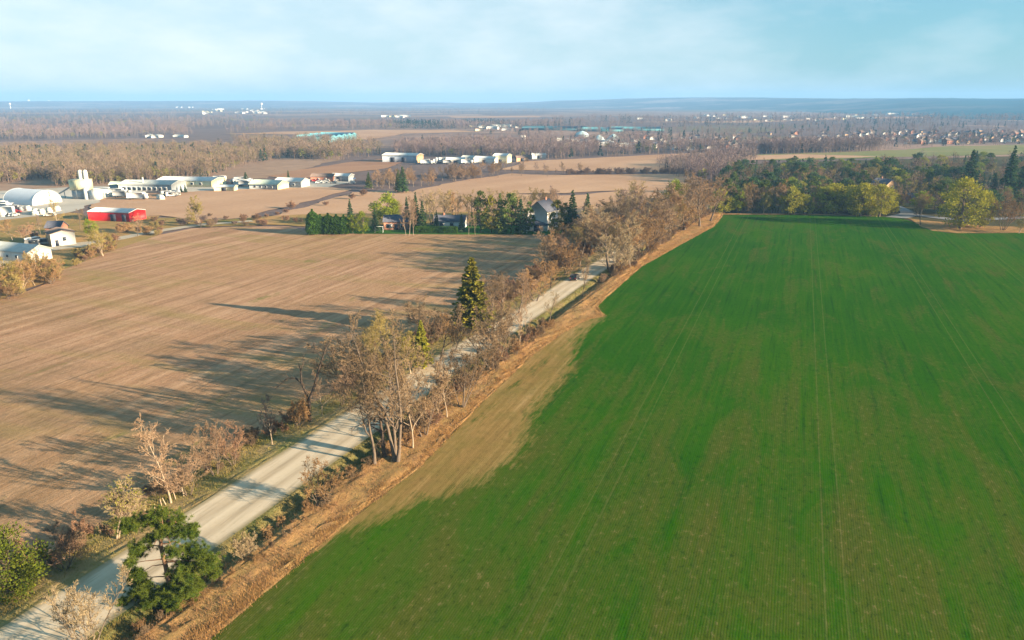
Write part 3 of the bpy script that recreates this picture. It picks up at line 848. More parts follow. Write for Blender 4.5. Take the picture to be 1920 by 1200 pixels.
for i in range(2):
    template(f'leafy{i}', round_tree(160 + i, 11, 4, 60, 1.3, 36, .42, lo=.12), 11, BARK, LF_LIME)
for i in range(2):
    template(f'cedar{i}', dense_round(170 + i, 8, 2.3, 6500, .34, 3.5, lump=.15), 8, BARK_DARK, HEDGE_G)
template('juniper', round_tree(180, 6.5, 2.6, 80, .85, 160, .19, lo=.04, squash=.9), 6.5, BARK_DARK, ND_GOLD)

TREE_COUNT = {}
def tree(key, x, y, h, label, name, cat='tree', group=None, crown=None, bark=None, wide=1.0, rz=None, z=None):
    tm, cm, H = TPL[key]
    s = h / H
    e = empty(name, (x, y, (hz(x, y) if z is None else z)), RND.uniform(0, 6.28) if rz is None else rz)
    e.scale = (s * wide, s * wide, s)
    a = obj('trunk', tm, e); b = obj('crown', cm, e)
    if bark: a.material_slots[0].link = 'OBJECT'; a.material_slots[0].material = bark
    if crown:
        crown = crown if isinstance(crown, list) else [crown]
        for i, c in enumerate(crown):
            b.material_slots[i].link = 'OBJECT'; b.material_slots[i].material = c
    return tag(e, label, cat, group)
def ptree(key, px, py, top, label, name, **k):       # base pixel and the height of its image
    x, y = gp(px, py, 0.3)
    return tree(key, x, y, rise(px, py, py - top), label, name, **k)
# ------------------------------------------------------------------ the gnarled pine by the road
def hero_pine():
    rng = np.random.default_rng(77)
    x0, y0 = gp(322, 1128, .4)
    tr, cr = MB(), MB()
    S = 0.0141
    def loc(zx, zy, dep=0.0):
        u = (zx - 1300) * S
        h = (930 - zy) * S / .80
        return np.array([u * CY - dep * SY, u * SY + dep * CY, h])
    T_ = np.array([loc(1310, 960), loc(1300, 800, .1), loc(1292, 660, .1), loc(1285, 560, 0), loc(1290, 470, .1), loc(1310, 390, 0), loc(1320, 330, 0)])
    tr.tube(T_, [.30, .25, .21, .18, .15, .10, .03], 8)
    cl = [(1130, 385, .95, -.4), (1080, 430, .6, .2), (1190, 400, .8, .5), (1310, 345, .8, 0), (1350, 420, .8, -.5), (1410, 395, .75, .3), (1470, 445, .75, -.2), (1520, 430, .5, 0), (1500, 480, .4, .2), (1270, 430, .7, .6),
          (1150, 540, .85, -.3), (1110, 590, .5, .1), (1200, 520, .5, .4), (1330, 500, .7, .7), (1400, 540, .7, -.6), (1060, 640, .45, -.2), (1130, 690, .55, -.5), (1065, 715, .4, 0),
          (1450, 590, .8, .4), (1530, 600, .95, .2), (1610, 630, .8, -.3), (1460, 670, 1.1, -.5), (1560, 690, .95, .5), (1400, 700, .9, .6), (1620, 720, .5, .1), (1500, 760, .85, -.5), (1390, 790, 1.0, -.4), (1310, 780, .9, .6), (1420, 850, .8, .3), (1350, 880, .7, -.6), (1270, 830, .8, -.4),
          (1045, 775, .6, .2), (1150, 785, .7, -.4), (1100, 815, .5, .4), (1040, 850, .55, 0), (980, 890, .5, -.2), (1080, 870, .6, .5), (1180, 860, .7, -.6), (1230, 905, .7, .3), (950, 905, .3, .1)]
    for (zx, zy, r_, dep) in cl:
        c = loc(zx, zy, dep * 1.6)
        w = min(.95, max(.12, (c[2] - .3 - .45 * math.hypot(c[0], c[1])) / 8.4))
        p, d = along(T_, w)
        m1 = (p + c) / 2 + np.array([0, 0, .25]) + rng.normal(size=3) * .2
        tr.tube([p, (p + m1) / 2 + rng.normal(size=3) * .08, m1, c], [.075, .055, .04, .02], 5)
        k = int(40 + 85 * r_)
        cc = c + rng.normal(size=(k, 3)) * np.array([.56, .56, .36]) * r_
        for q in cc:
            n = 52
            D = rng.normal(size=(n, 3)); D[:, 2] += .5
            D /= np.linalg.norm(D, axis=1)[:, None]
            cr.blades(q + D * .02, D, rng.uniform(.18, .40, n), np.full(n, .03), rng, 0)
    e = empty('pine_tree', (x0, y0, hz(x0, y0)))
    obj('trunk', tr.mesh('pine_trunk', [BARK_PINE]), e)
    obj('crown', cr.mesh('pine_crown', [ND_PINE]), e)
    tag(e, 'gnarled open-crowned pine with bare lower limbs overhanging the near end of the road', 'tree')
hero_pine()

# ------------------------------------------------------------------ hedgerow trees, right of the road
G_R, G_L = 'trees of the hedge between road and green field', 'trees of the hedge between road and stubble field'
HR = [
 ('multi2', 172, 1216, 1090, 'pale budding bush at the very bottom of the road in front of the pine', [TW_PALE, LF_BUD], 1.0),
 ('shrub1', 462, 1048, 1005, 'thin leafless sapling on the bank just above the gnarled pine', [TW_PALE, LF_BUD], .6),
 ('multi1', 600, 952, 868, 'fan shaped bare shrub alone on the ditch bank below the big dead tree', [TW_ORANGE, LF_BUD], 1.1),
 ('forked', 741, 866, 604, 'tallest bare tree of the near cluster with a forked dark trunk', [TW_BROWN, LF_BUD], 1.0),
 ('oak2', 702, 872, 700, 'low spreading bare tree left of the tall forked trunk', [TW_BROWN, LF_BUD], .9),
 ('multi1', 796, 818, 662, 'brown many-stemmed bare tree between forked trunk and pale trunk', [TW_BROWN, LF_BUD], .9),
 ('slim1', 774, 840, 690, 'slender bare tree close behind the tall forked trunk', [TW_BROWN, LF_BUD], .9),
 ('slim0', 819, 795, 690, 'slim pale straight trunk with few twigs beside the dry bank', [TW_PINK, LF_BUD], .6),
 ('slim2', 838, 782, 668, 'second slim straight trunk just past the pale one', [TW_BROWN, LF_BUD], .7),
 ('multi0', 866, 764, 634, 'bare tree splitting into a wide V of stems above the bank', [TW_BROWN, LF_BUD], .9),
 ('multi2', 921, 690, 566, 'thick multi-stemmed bare tree in front of the golden spruce', [TW_BROWN, LF_BUD], 1.15),
 ('multi3', 944, 676, 558, 'dark stemmed bare tree beside the multi-stemmed one', [TW_BROWN, LF_BUD], .8),
 ('slim3', 974, 656, 545, 'thin pale bare tree standing at the dry bank past the multi-stemmed trees', [TW_PINK, LF_BUD], .8),
 ('oak3', 1030, 602, 548, 'small pale flat-topped bare tree against the road gravel', [TW_PALE, LF_BUD], 1.0),
 ('slim2', 1092, 552, 478, 'dark slim trunk beside the road next to the dark car', [TW_BROWN, LF_BUD], .55),
 ('oak1', 1142, 506, 402, 'big rounded bare tree whose crown overhangs the road bend', [TW_BROWN, LF_BUD], 1.05),
 ('oak2', 1160, 492, 420, 'round bare tree close behind the big rounded one', [TW_OLIVE, LF_BUD], 1.1),
 ('multi1', 1198, 462, 384, 'mauve grey bare tree past the big rounded crown', [TW_MAUVE, LF_BUD], 1.0),
 ('oak0', 1230, 448, 362, 'tall mauve bare tree midway along the far hedge', [TW_BROWN, LF_BUD], 1.0),
 ('slim1', 1256, 441, 372, 'upright bare tree in the far hedge', [TW_MAUVE, LF_BUD], 1.1),
 ('oak3', 1284, 432, 348, 'broad bare crown towards the far end of the hedge', [TW_PINK, LF_BUD], 1.0),
 ('multi0', 1262, 436, 360, 'yellowish bare tree rising in the far hedge', [TW_OLIVE, LF_BUD], .9),
 ('oak2', 1312, 424, 332, 'tall pinkish bare tree second from the end of the hedge', [TW_PINK, LF_BUD], .95),
 ('oak1', 1332, 414, 330, 'pinkish bare tree ending the hedge at the corner of the green field', [TW_PINK, LF_BUD], .8),
]
for k, px, py, top, lab, cr_, wd in HR:
    wd = max(wd, .85) * (1.0 if px in (741, 819, 838) else 1.05 if px < 1100 else 1.4)
    ptree(k, px, py, top, lab, 'bare_tree', cat='tree', group=G_R, crown=cr_, bark=BARK_DARK if px in (1092, 944) else BARK if px == 172 else None, wide=wd)

def drooping_tree():        # broken trunk with dead limbs arching over the road
    rng = np.random.default_rng(9)
    x, y = gp(722, 858, .5)
    tr, cr = MB(), MB()
    P, rad = stem(rng, (0, 0, -.3), (-.08, 0, 1), 8.5, .34, .10, 7, .07, .02)
    tr.tube(P, rad, 8)
    BP, BD, BL = [], [], []
    for i in range(15):
        p, d = along(P, .35 + .6 * i / 15)
        a = math.pi * (1.0 + rng.uniform(-.45, .45)) if i % 4 else rng.uniform(0, 6.28)
        L1 = rng.uniform(2.6, 5.2) if i % 4 else 2.2
        Q1, r1 = stem(rng, p, (math.cos(a), math.sin(a), .55), L1, .10, .02, 6, .10, -.20)
        tr.tube(Q1, r1, 5)
        for j in range(9):
            p2, d2 = along(Q1, .2 + .78 * j / 9)
            Q2, r2 = stem(rng, p2, turn(rng, d2, R(rng.uniform(25, 65))), L1 * .38 * rng.uniform(.6, 1.2), .03, .01, 4, .2, -.08)
            cr.tube(Q2, r2, 3)
            for k in range(9):
                p3, d3 = along(Q2, rng.uniform(.2, 1) * .98)
                BP.append(p3); BD.append(turn(rng, d3, R(rng.uniform(20, 60)))); BL.append(rng.uniform(.3, .9))
    cr.blades(BP, BD, BL, np.full(len(BP), .03), rng)
    e = empty('dead_tree', (x, y, hz(x, y)))
    obj('trunk', tr.mesh('drooping_trunk', [BARK_DARK]), e); obj('crown', cr.mesh('drooping_crown', [BARK_DARK]), e)
    tag(e, 'dark broken tree with dead limbs arching down over the gravel road', 'tree', G_R)
drooping_tree()
def forked_tree():          # dark snag across the road
    rng = np.random.default_rng(15)
    x, y = gp(582, 786, .3)
    tr, cr = MB(), MB()
    def loc(px, py, dep=0):
        u = (px - 582) * .086; h = (786 - py) * .086 / .88
        return np.array([u * CY - dep * SY, u * SY + dep * CY, h])
    limbs = [([(582, 792), (581, 770), (583, 752)], [.24, .2, .17]),
             ([(583, 752), (594, 728), (604, 700), (613, 680), (622, 662), (634, 648)], [.15, .13, .10, .08, .05, .02]),
             ([(582, 757), (577, 738), (573, 722), (572, 702), (568, 690)], [.14, .12, .1, .07, .02]),
             ([(575, 727), (562, 716), (548, 714), (535, 724), (524, 732)], [.1, .09, .07, .05, .02]),
             ([(572, 702), (578, 690), (580, 678)], [.05, .04, .02]), ([(613, 680), (603, 668), (600, 655)], [.05, .03, .015])]
    BP, BD, BL = [], [], []
    for pts, rad in limbs:
        P = np.array([loc(*q, rng.normal() * .25) for q in pts])
        tr.tube(P, [q * 1.5 for q in rad], 6)
        for k in range(len(pts) * 12):
            p, d = along(P, rng.uniform(.25, .99)); BP.append(p); BD.append(nrm(turn(rng, d, R(rng.uniform(30, 70))) + np.array([0, 0, .3]))); BL.append(rng.uniform(.4, 1.5))
    cr.blades(BP, BD, BL, np.full(len(BP), .035), rng)
    e = empty('dead_tree', (x, y, hz(x, y)))
    obj('trunk', tr.mesh('snag_trunk', [BARK_DARK]), e); obj('crown', cr.mesh('snag_crown', [BARK_DARK]), e)
    tag(e, 'dark dead tree forked in a V with one limb bent to the left', 'tree', G_L)
forked_tree()

HL = [
 ('juniper', 22, 1112, 1000, 'dense golden green evergreen cut off by the corner of the picture', 'evergreen_tree', m_leaf('needle_bronze', (0.055, 0.082, 0.010), (0.12, 0.13, 0.015), 1.2, .2, .1), 1.05),
 ('multi2', 122, 1066, 975, 'brown many-stemmed bare bush beside the dense golden evergreen', 'bare_tree', TW_RED, 1.1),
 ('budding1', 216, 1007, 888, 'bare tree with yellow budding twigs and a pale trunk left of the pine', 'bare_tree', [TW_PALE, LF_BUD], .95),
 ('slim0', 321, 942, 788, 'tall thin bare tree with a knotted flat top on the left verge', 'bare_tree', TW_PINK, .85),
 ('multi3', 354, 926, 850, 'spreading pink bare bush just right of the tall thin tree', 'bare_tree', TW_PINK, 1.1),
 ('multi3', 404, 888, 785, 'upright pink sapling, first of a pair on the left verge', 'bare_tree', TW_PINK, .75),
 ('multi1', 438, 871, 790, 'upright pink sapling, second and redder of the pair', 'bare_tree', TW_RED, .8),
 ('slim2', 510, 832, 745, 'dull mauve bare tree left of the dead forked tree', 'bare_tree', TW_MAUVE, .8),
 ('shrub2', 562, 798, 742, 'small orange bare shrub at the foot of the dead forked tree', 'shrub', TW_ORANGE, .8),
 ('slim1', 604, 778, 700, 'pink bare tree right beside the dead forked tree', 'bare_tree', TW_PINK, .8),
 ('multi1', 640, 758, 675, 'pinkish bare tree behind the green patch of verge', 'bare_tree', TW_PINK, 1.0),
 ('slim3', 677, 734, 640, 'dead straight pole of a tree with a broken top', 'bare_tree', TW_BROWN, .4),
 ('oak2', 700, 722, 608, 'olive brown bare tree opposite the tall forked trunk', 'bare_tree', TW_OLIVE, 1.05),
 ('multi2', 680, 742, 640, 'brown many-stemmed tree left of the road opposite the forked trunk', 'bare_tree', TW_BROWN, 1.0),
 ('oak3', 735, 700, 592, 'broad olive bare tree left of the yellow green budding conifer', 'bare_tree', [TW_OLIVE, LF_BUD], 1.1),
 ('goldspruce', 792, 694, 606, 'yellow green conifer among the bare trees of the left verge', 'conifer', LF_BUD, .8),
 ('budding0', 772, 702, 620, 'yellow budding tree hugging the yellow green conifer', 'bare_tree', [TW_OLIVE, LF_BUD], .9),
 ('oak1', 826, 676, 590, 'orange brown rounded tree right of the yellow green conifer', 'bare_tree', TW_ORANGE, .95),
 ('multi0', 852, 660, 588, 'brown bare tree between the orange rounded one and the golden spruce', 'bare_tree', TW_BROWN, 1.0),
 ('goldspruce', 886, 622, 488, 'tall golden tipped spruce standing above the hedge on the stubble side', 'spruce', [ND_GOLD], 1.12),
 ('oak0', 915, 622, 528, 'brown bare tree pressed against the golden tipped spruce', 'bare_tree', TW_BROWN, .9),
 ('oak2', 942, 606, 515, 'rounded brown bare tree right of the golden tipped spruce', 'bare_tree', TW_BROWN, 1.0),
 ('oak1', 972, 590, 512, 'rounded pinkish bare tree where the road shows again', 'bare_tree', TW_PINK, 1.0),
 ('multi2', 1004, 566, 500, 'orange brown bare tree before the green verge by the dark car', 'bare_tree', TW_ORANGE, 1.1),
 ('multi3', 1032, 540, 484, 'orange brown bushy tree beside the green verge', 'bare_tree', TW_ORANGE, 1.1),
 ('multi1', 1044, 505, 438, 'dark wine red bare bush at the corner of the stubble field', 'bare_tree', TW_RED, .9),
 ('multi0', 1062, 515, 446, 'orange bare tree right of the wine red bush', 'bare_tree', TW_ORANGE, 1.1),
 ('oak3', 1086, 498, 420, 'orange brown rounded tree left of the road bend', 'bare_tree', TW_ORANGE, 1.0),
 ('oak0', 1104, 480, 398, 'tall tan rounded tree left of the road bend', 'bare_tree', [TW_PALE, LF_BUD], 1.05),
 ('multi2', 1124, 462, 385, 'tan upright tree behind the road bend', 'bare_tree', TW_PALE, 1.1),
 ('oak2', 1150, 448, 372, 'brown crown on the house side of the far road', 'bare_tree', TW_BROWN, 1.0),
 ('oak1', 1180, 436, 358, 'mauve crown on the house side of the far road', 'bare_tree', TW_MAUVE, 1.0),
 ('oak3', 1212, 426, 352, 'pinkish crown on the house side of the far road', 'bare_tree', TW_PINK, 1.0),
 ('budding1', 1246, 416, 345, 'yellow budding tree on the house side of the far road', 'bare_tree', [TW_OLIVE, LF_BUD], 1.0),
 ('leafy0', 1262, 410, 338, 'bright yellow green leafy tree near the end of the far hedge', 'leafy_tree', LF_LIME, .8),
 ('oak0', 1290, 406, 330, 'brown crown right of the bright yellow green tree', 'bare_tree', TW_BROWN, 1.0),
 ('spruce1', 1100, 440, 362, 'dark spruce above the tan trees at the road bend', 'spruce', ND_DARK, .9),
 ('spruce0', 1072, 440, 357, 'dark spruce beside the tall white house', 'spruce', ND_DARK, 1.1),
]
for k, px, py, top, lab, nm, cr_, wd in HL:
    if nm == 'bare_tree': wd = max(wd * 1.15, .55) * (1.2 if px > 1000 else 1.0)
    ptree(k, px, py, top, lab, nm, cat='shrub' if nm == 'shrub' else 'tree', group=G_L, crown=cr_, wide=wd)

def fill(n, fx, y0, y1, hr, label, group, crowns):
    for i in range(n):
        y = y0 + (y1 - y0) * (i + RND.uniform(0, .9)) / n
        tree(f'{RND.choice(["oak", "multi", "oak"])}{RND.randrange(4)}', fx(y), y, RND.uniform(*hr), label, 'bare_tree', 'tree', group, RND.choice(crowns), wide=RND.uniform(1.2, 1.6))
fill(19, lambda y: cx(y) + hw(y) + RND.uniform(3, 6), 200, 335, (10, 16), 'tan leafless tree in the dense far hedge beside the green field', 'dense trees of the far right hedge', [TW_PINK, TW_ORANGE, TW_ORANGE, TW_PALE])
fill(23, lambda y: cx(y) - hw(y) - RND.uniform(3, 11), 190, 335, (10, 16), 'tan leafless tree in the dense hedge on the house side of the far road', 'dense trees on the house side of the far road', [TW_PINK, TW_BROWN, TW_ORANGE, TW_OLIVE, TW_PALE])
fill(4, lambda y: cx(y) - hw(y) - RND.uniform(5, 9), 96, 160, (7, 10), 'brown leafless tree filling the hedge between road and stubble field', 'trees thickening the left hedge', [TW_PINK, TW_BROWN, TW_OLIVE])
# bramble and sapling undergrowth, one shrub at a time
def shrubs(n, fx, y0, y1, pw, label, group, crowns, hr=(1.0, 2.6)):
    for i in range(n):
        y = y0 + (y1 - y0) * RND.random() ** pw
        x = fx(y)
        tree(f'shrub{RND.randrange(4)}', x, y, RND.uniform(*hr), label, 'shrub', 'shrub', group, RND.choice(crowns), wide=RND.uniform(.8, 1.5))
def rside(y): return cx(y) + hw(y) + RND.uniform(2.6, 6.6)
def lside(y): return cx(y) - hw(y) - RND.uniform(4.4, 8.6)
shrubs(46, rside, 84, 150, 1.0, 'low leafless bramble under the hedge trees between the road and the tan strip', 'shrubs under the trees right of the road', [TW_RED, TW_ORANGE, TW_BROWN], (1.2, 3.2))
shrubs(50, rside, 190, 330, 1.0, 'low orange brown shrub filling the far hedge beside the green field', 'shrubs of the far right hedge', [TW_ORANGE, TW_BROWN, TW_PINK], (1.6, 4))
shrubs(44, rside, 40, 84, 1.0, 'small dead weed bush on the near dry bank', 'weed bushes on the near bank', [TW_BROWN, TW_ORANGE], (.5, 1.5))
shrubs(42, lside, 42, 86, 1.0, 'low brown twiggy shrub along the near edge of the stubble field', 'shrubs at the near edge of the stubble field', [TW_RED, TW_PINK, TW_BROWN], (.9, 2.4))
shrubs(40, lside, 95, 160, 1.0, 'low reddish shrub at the foot of the trees along the stubble field', 'shrubs under the trees left of the road', [TW_RED, TW_PINK, TW_BROWN], (1.4, 4.2))
shrubs(60, lside, 160, 300, 1.0, 'orange brown bush in the thick hedge near the road bend', 'bushes of the hedge near the road bend', [TW_ORANGE, TW_RED, TW_PINK], (2.2, 6))

# grasses: far too many to count
def grass(name, n, fx, y0, y1, pw, hr, w, mat, label, per=7, spread=.25):
    rng = np.random.default_rng(len(name))
    m_ = MB(); P = []
    for i in range(n):
        y = y0 + (y1 - y0) * RND.random() ** pw
        x = fx(y); P.append((x, y, hz(x, y) - .05))
    P = np.repeat(np.array(P), per, 0)
    k = len(P)
    clump = np.repeat(rng.uniform(.5, 1.3, n), per)
    P[:, :2] += rng.normal(size=(k, 2)) * spread
    D = rng.normal(size=(k, 3)) * .33; D[:, 2] = 1
    m_.blades(P, D, rng.uniform(hr[0], hr[1], k) * clump, np.full(k, w) * rng.uniform(.6, 1.3, k), rng)
    tag(obj(name, m_.mesh(name, [mat])), label, 'grass', kind='stuff')
def bankx(y):
    r = cx(y) + hw(y)
    return RND.uniform(r + 2.8, fe(y) + .2)
def bankx2(y):
    return RND.triangular(fe(y) - 2.4, fe(y) + .1, fe(y) - .8)
grass('dry_grass', 7000, bankx2, 36, 330, 1.7, (.18, .42), .05, G_DRY, 'tall dry orange grass standing on the bank beside the green field')
grass('dry_grass', 5500, bankx, 36, 330, 1.4, (.2, .55), .05, m_leaf('grass_rust', (0.34, 0.20, 0.10), (0.25, 0.14, 0.075), .35, .3), 'rusty weeds mixed into the bank and hedge foot')
grass('verge_grass', 7000, lambda y: cx(y) - hw(y) - RND.triangular(.3, 8.2, 6.5), 34, 200, 1.5, (.15, .45), .06, G_GREEN, 'short dull grass tufts on the verge left of the road')
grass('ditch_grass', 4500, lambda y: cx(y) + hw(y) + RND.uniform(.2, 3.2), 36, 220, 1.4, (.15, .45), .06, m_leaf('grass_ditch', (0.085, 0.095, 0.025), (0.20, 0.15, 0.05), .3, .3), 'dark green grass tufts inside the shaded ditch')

# leaning fence remains
POST = m_plain('weathered_wood', (0.42, 0.33, 0.23), (0.28, 0.21, 0.15), 6, spec=False)
pm = MB(); pm.tube([(0, 0, -.3), (.02, 0, .6), (.05, .01, 1.25)], [.07, .065, .055], 7)
pmesh = pm.mesh('fence_post', [POST])
for px, py in [(252, 985), (262, 978), (275, 970), (290, 962), (304, 953), (312, 948), (330, 938), (345, 931)]:
    x, y = gp(px, py, .2)
    o = obj('fence_post', pmesh); o.location = (x, y, hz(x, y)); o.rotation_euler = (RND.uniform(-.15, .15), RND.uniform(-.25, .25), RND.uniform(0, 6))
    tag(o, 'short weathered fence post in the broken row behind the left verge', 'post', 'old fence posts behind the left verge')

# ------------------------------------------------------------------ the dark car on the road
CARGLASS = m_plain('dark_glass', (0.02, 0.025, 0.03), (0.03, 0.035, 0.04), 1, .15)
TYRE = m_plain('tyre_rubber', (0.02, 0.02, 0.02), (0.03, 0.03, 0.03), 5)
def paint(name, c): return m_plain(name, c, tuple(x * .9 for x in c), .5, .35)
CARDARK = paint('paint_dark', (0.03, 0.03, 0.035))
LAMPRED = m_plain('lamp_red', (0.35, 0.02, 0.015), None, 5, .3)
CHROME = m_plain('hub_grey', (0.45, 0.45, 0.46), None, 5, .4)
def vehicle_meshes(L_, W_, H_, kind):
    b = MB()
    if kind == 'car':
        prof = [(-L_ / 2, .35), (-L_ / 2, .8), (-L_ * .46, .95), (-L_ * .40, H_ * .96), (-L_ * .3, H_), (L_ * .06, H_), (L_ * .22, 1.0), (L_ * .44, .85), (L_ / 2, .7), (L_ / 2, .35)]
    elif kind == 'van':
        prof = [(-L_ / 2, .4), (-L_ / 2, H_ * .97), (-L_ * .48, H_), (L_ * .28, H_), (L_ * .36, 1.2), (L_ * .48, 1.05), (L_ / 2, .9), (L_ / 2, .4)]
    else:  # truck with box
        prof = [(-L_ / 2, .9), (-L_ / 2, H_), (L_ * .26, H_), (L_ * .26, .9)]
    # extruded across the width: profile in x,z
    n = len(prof)
    V = [(x, -W_ / 2, z) for x, z in prof] + [(x, W_ / 2, z) for x, z in prof]
    tri = tessellate_polygon([[Vector((x, z, 0)) for x, z in prof]])
    b.add(V, [tuple(t) for t in tri] + [tuple(n + i for i in reversed(t)) for t in tri], [(i, (i + 1) % n, n + (i + 1) % n, n + i) for i in range(n)])
    if kind == 'truck':
        b.box(L_ * .30, L_ * .5, -W_ * .46, W_ * .46, .5, H_ * .78)
        b.box(-L_ * .48, L_ * .48, -W_ * .3, W_ * .3, .55, .88)
    return b
def wheel_mb(r=.33, w=.22):
    m_ = MB(); m_.tube([(0, -w / 2, 0), (0, -w / 2 + .03, 0), (0, w / 2 - .03, 0), (0, w / 2, 0)], [r * .85, r, r, r * .85], 14); return m_
def car_on_road():
    x, y = gp(1081, 524, .6); x = cx(y) - .8
    e = empty('parked_car', (x, y, ZR), math.pi / 2 - .02)
    obj('body', vehicle_meshes(4.6, 1.85, 1.62, 'car').mesh('car_body', [CARDARK]), e)
    w = MB()
    w.add([(-2.27, -.7, 1.0), (-2.27, .7, 1.0), (-1.9, .62, 1.5), (-1.9, -.62, 1.5)], Q=[(0, 3, 2, 1)])
    obj('rear_window', w.mesh('rear_window', [CARGLASS]), e)
    for s in (-1, 1):
        g = MB(); yy = s * .932
        g.add([(-1.75, yy, 1.0), (.85, yy, 1.0), (.25, yy, 1.52), (-1.55, yy, 1.52)], Q=[(0, 1, 2, 3) if s < 0 else (3, 2, 1, 0)])
        obj('side_window', g.mesh('side_window', [CARGLASS]), e)
        t = MB(); t.box(-2.33, -2.25, s * .72 - .14, s * .72 + .14, .78, .98); obj('tail_light', t.mesh('tail_light', [LAMPRED]), e)
        for xx in (-1.4, 1.4):
            wh = obj('wheel', wheel_mb().mesh('wheel', [TYRE]), e); wh.location = (xx, s * .82, .33)
            h_ = MB(); h_.tube([(0, s * .10, 0), (0, s * .125, 0)], [.19, .19], 10); obj('rim', h_.mesh('rim', [CHROME]), wh)
    tag(e, 'dark car on the gravel road with its shadow across the lane', 'car')
car_on_road()

# ------------------------------------------------------------------ buildings
WHITE = m_metal_sheet('white_cladding', (0.64, 0.63, 0.60))
CREAM = m_metal_sheet('cream_cladding', (0.72, 0.66, 0.42))
GREYW = m_metal_sheet('grey_cladding', (0.33, 0.36, 0.38))
BLUEG = m_metal_sheet('blue_grey_cladding', (0.34, 0.39, 0.47))
REDW = m_metal_sheet('red_cladding', (0.55, 0.012, 0.015))
ROOFW = m_metal_sheet('white_roof', (0.58, 0.58, 0.57))
ROOFG = m_metal_sheet('grey_roof', (0.42, 0.44, 0.42))
ROOFGR = m_metal_sheet('green_grey_roof', (0.42, 0.48, 0.40))
ROOFD = m_plain('slate_roof', (0.10, 0.105, 0.135), (0.07, 0.075, 0.10), 1.2, spec=False)
ROOFB = m_plain('brown_roof', (0.15, 0.11, 0.095), (0.20, 0.15, 0.13), 1.2, spec=False)
BRICK = m_plain('house_brick', (0.25, 0.12, 0.085), (0.33, 0.17, 0.12), 2.5, spec=False)
TAN = m_plain('tan_render', (0.48, 0.33, 0.20), (0.40, 0.27, 0.17), .8, spec=False)
PALEW = m_plain('pale_siding', (0.62, 0.58, 0.55), (0.52, 0.49, 0.47), .8, spec=False)
GLASS = m_plain('window_glass', (0.03, 0.04, 0.055), (0.05, 0.06, 0.075), .5, .15)
TRIM = m_plain('white_trim', (0.75, 0.74, 0.72), None, 2)
DOORD = m_plain('dark_door', (0.035, 0.04, 0.06), None, 2)
TEAL = m_plain('teal_sheet', (0.05, 0.17, 0.21), (0.07, 0.21, 0.25), .05)
MEMB = m_plain('white_membrane', (0.60, 0.62, 0.66), (0.54, 0.56, 0.60), .3)
CONC = m_plain('pale_concrete', (0.62, 0.62, 0.56), (0.5, 0.5, 0.46), .8)

def gable(name, label, cat, x, y, rz, L_, D_, H_, rh, wall, roof, ops=(), group=None, gwall=None, over=.4, chimney=None):
    """ridge along local X; ops: (kind, side F/B/E/W, centre, sill, width, height)"""
    e = empty(name, (x, y, 0), rz)
    w = MB()
    w.prism([(-D_ / 2, -.5), (D_ / 2, -.5), (D_ / 2, H_), (0, H_ + rh - .02), (-D_ / 2, H_)], -L_ / 2, L_ / 2, 0, 0)
    obj('wall', w.mesh('wall', [wall]), e)
    if gwall:
        g = MB(); g.prism([(-D_ / 2 + .02, -.5), (D_ / 2 - .02, -.5), (D_ / 2 - .02, H_ - .05), (0, H_ + rh - .1), (-D_ / 2 + .02, H_ - .05)], L_ / 2 + .003, L_ / 2 + .06, 0)
        obj('gable_wall', g.mesh('gable_wall', [gwall]), e)
    r = MB(); k = rh / (D_ / 2); t = .22
    yo = D_ / 2 + over
    r.prism([(-yo, H_ - over * k + .01), (0, H_ + rh + .01), (yo, H_ - over * k + .01), (yo, H_ - over * k + t), (0, H_ + rh + t), (-yo, H_ - over * k + t)], -L_ / 2 - over, L_ / 2 + over, 0)
    ro = obj('roof', r.mesh('roof', [roof]), e)
    if chimney:
        c = MB(); c.box(chimney - .45, chimney + .45, -.35, .35, H_ + rh * .4, H_ + rh + 1.0); obj('chimney', c.mesh('chimney', [BRICK]), ro)
    for kind, side, u, s, ww, hh in ops:
        def bx(m_, grow, d0, d1):
            a0, a1, z0, z1 = u - ww / 2 - grow, u + ww / 2 + grow, s - grow, s + hh + grow
            if side == 'F': m_.box(a0, a1, -D_ / 2 - d1, -D_ / 2 - d0, z0, z1)
            elif side == 'B': m_.box(a0, a1, D_ / 2 + d0, D_ / 2 + d1, z0, z1)
            elif side == 'E': m_.box(L_ / 2 + d0, L_ / 2 + d1, a0, a1, z0, z1)
            else: m_.box(-L_ / 2 - d1, -L_ / 2 - d0, a0, a1, z0, z1)
        if kind == 'window':
            f = MB(); bx(f, .12, .065, .10); fo = obj('window', f.mesh('window_frame', [TRIM]), e)
            p = MB(); bx(p, 0, .103, .12); obj('pane', p.mesh('pane', [GLASS]), fo)
        else:
            f = MB(); bx(f, 0, .07, .14); obj('door', f.mesh('door', [DOORD]), e)
    return tag(e, label, cat, group)
HEAD = YAW        # local X along the picture's horizontal
def at(px, py): return gp(px, py)
def win_row(n, side, span, s, w, h): return [('window', side, -span / 2 + span * (i + .5) / n, s, w, h) for i in range(n)]

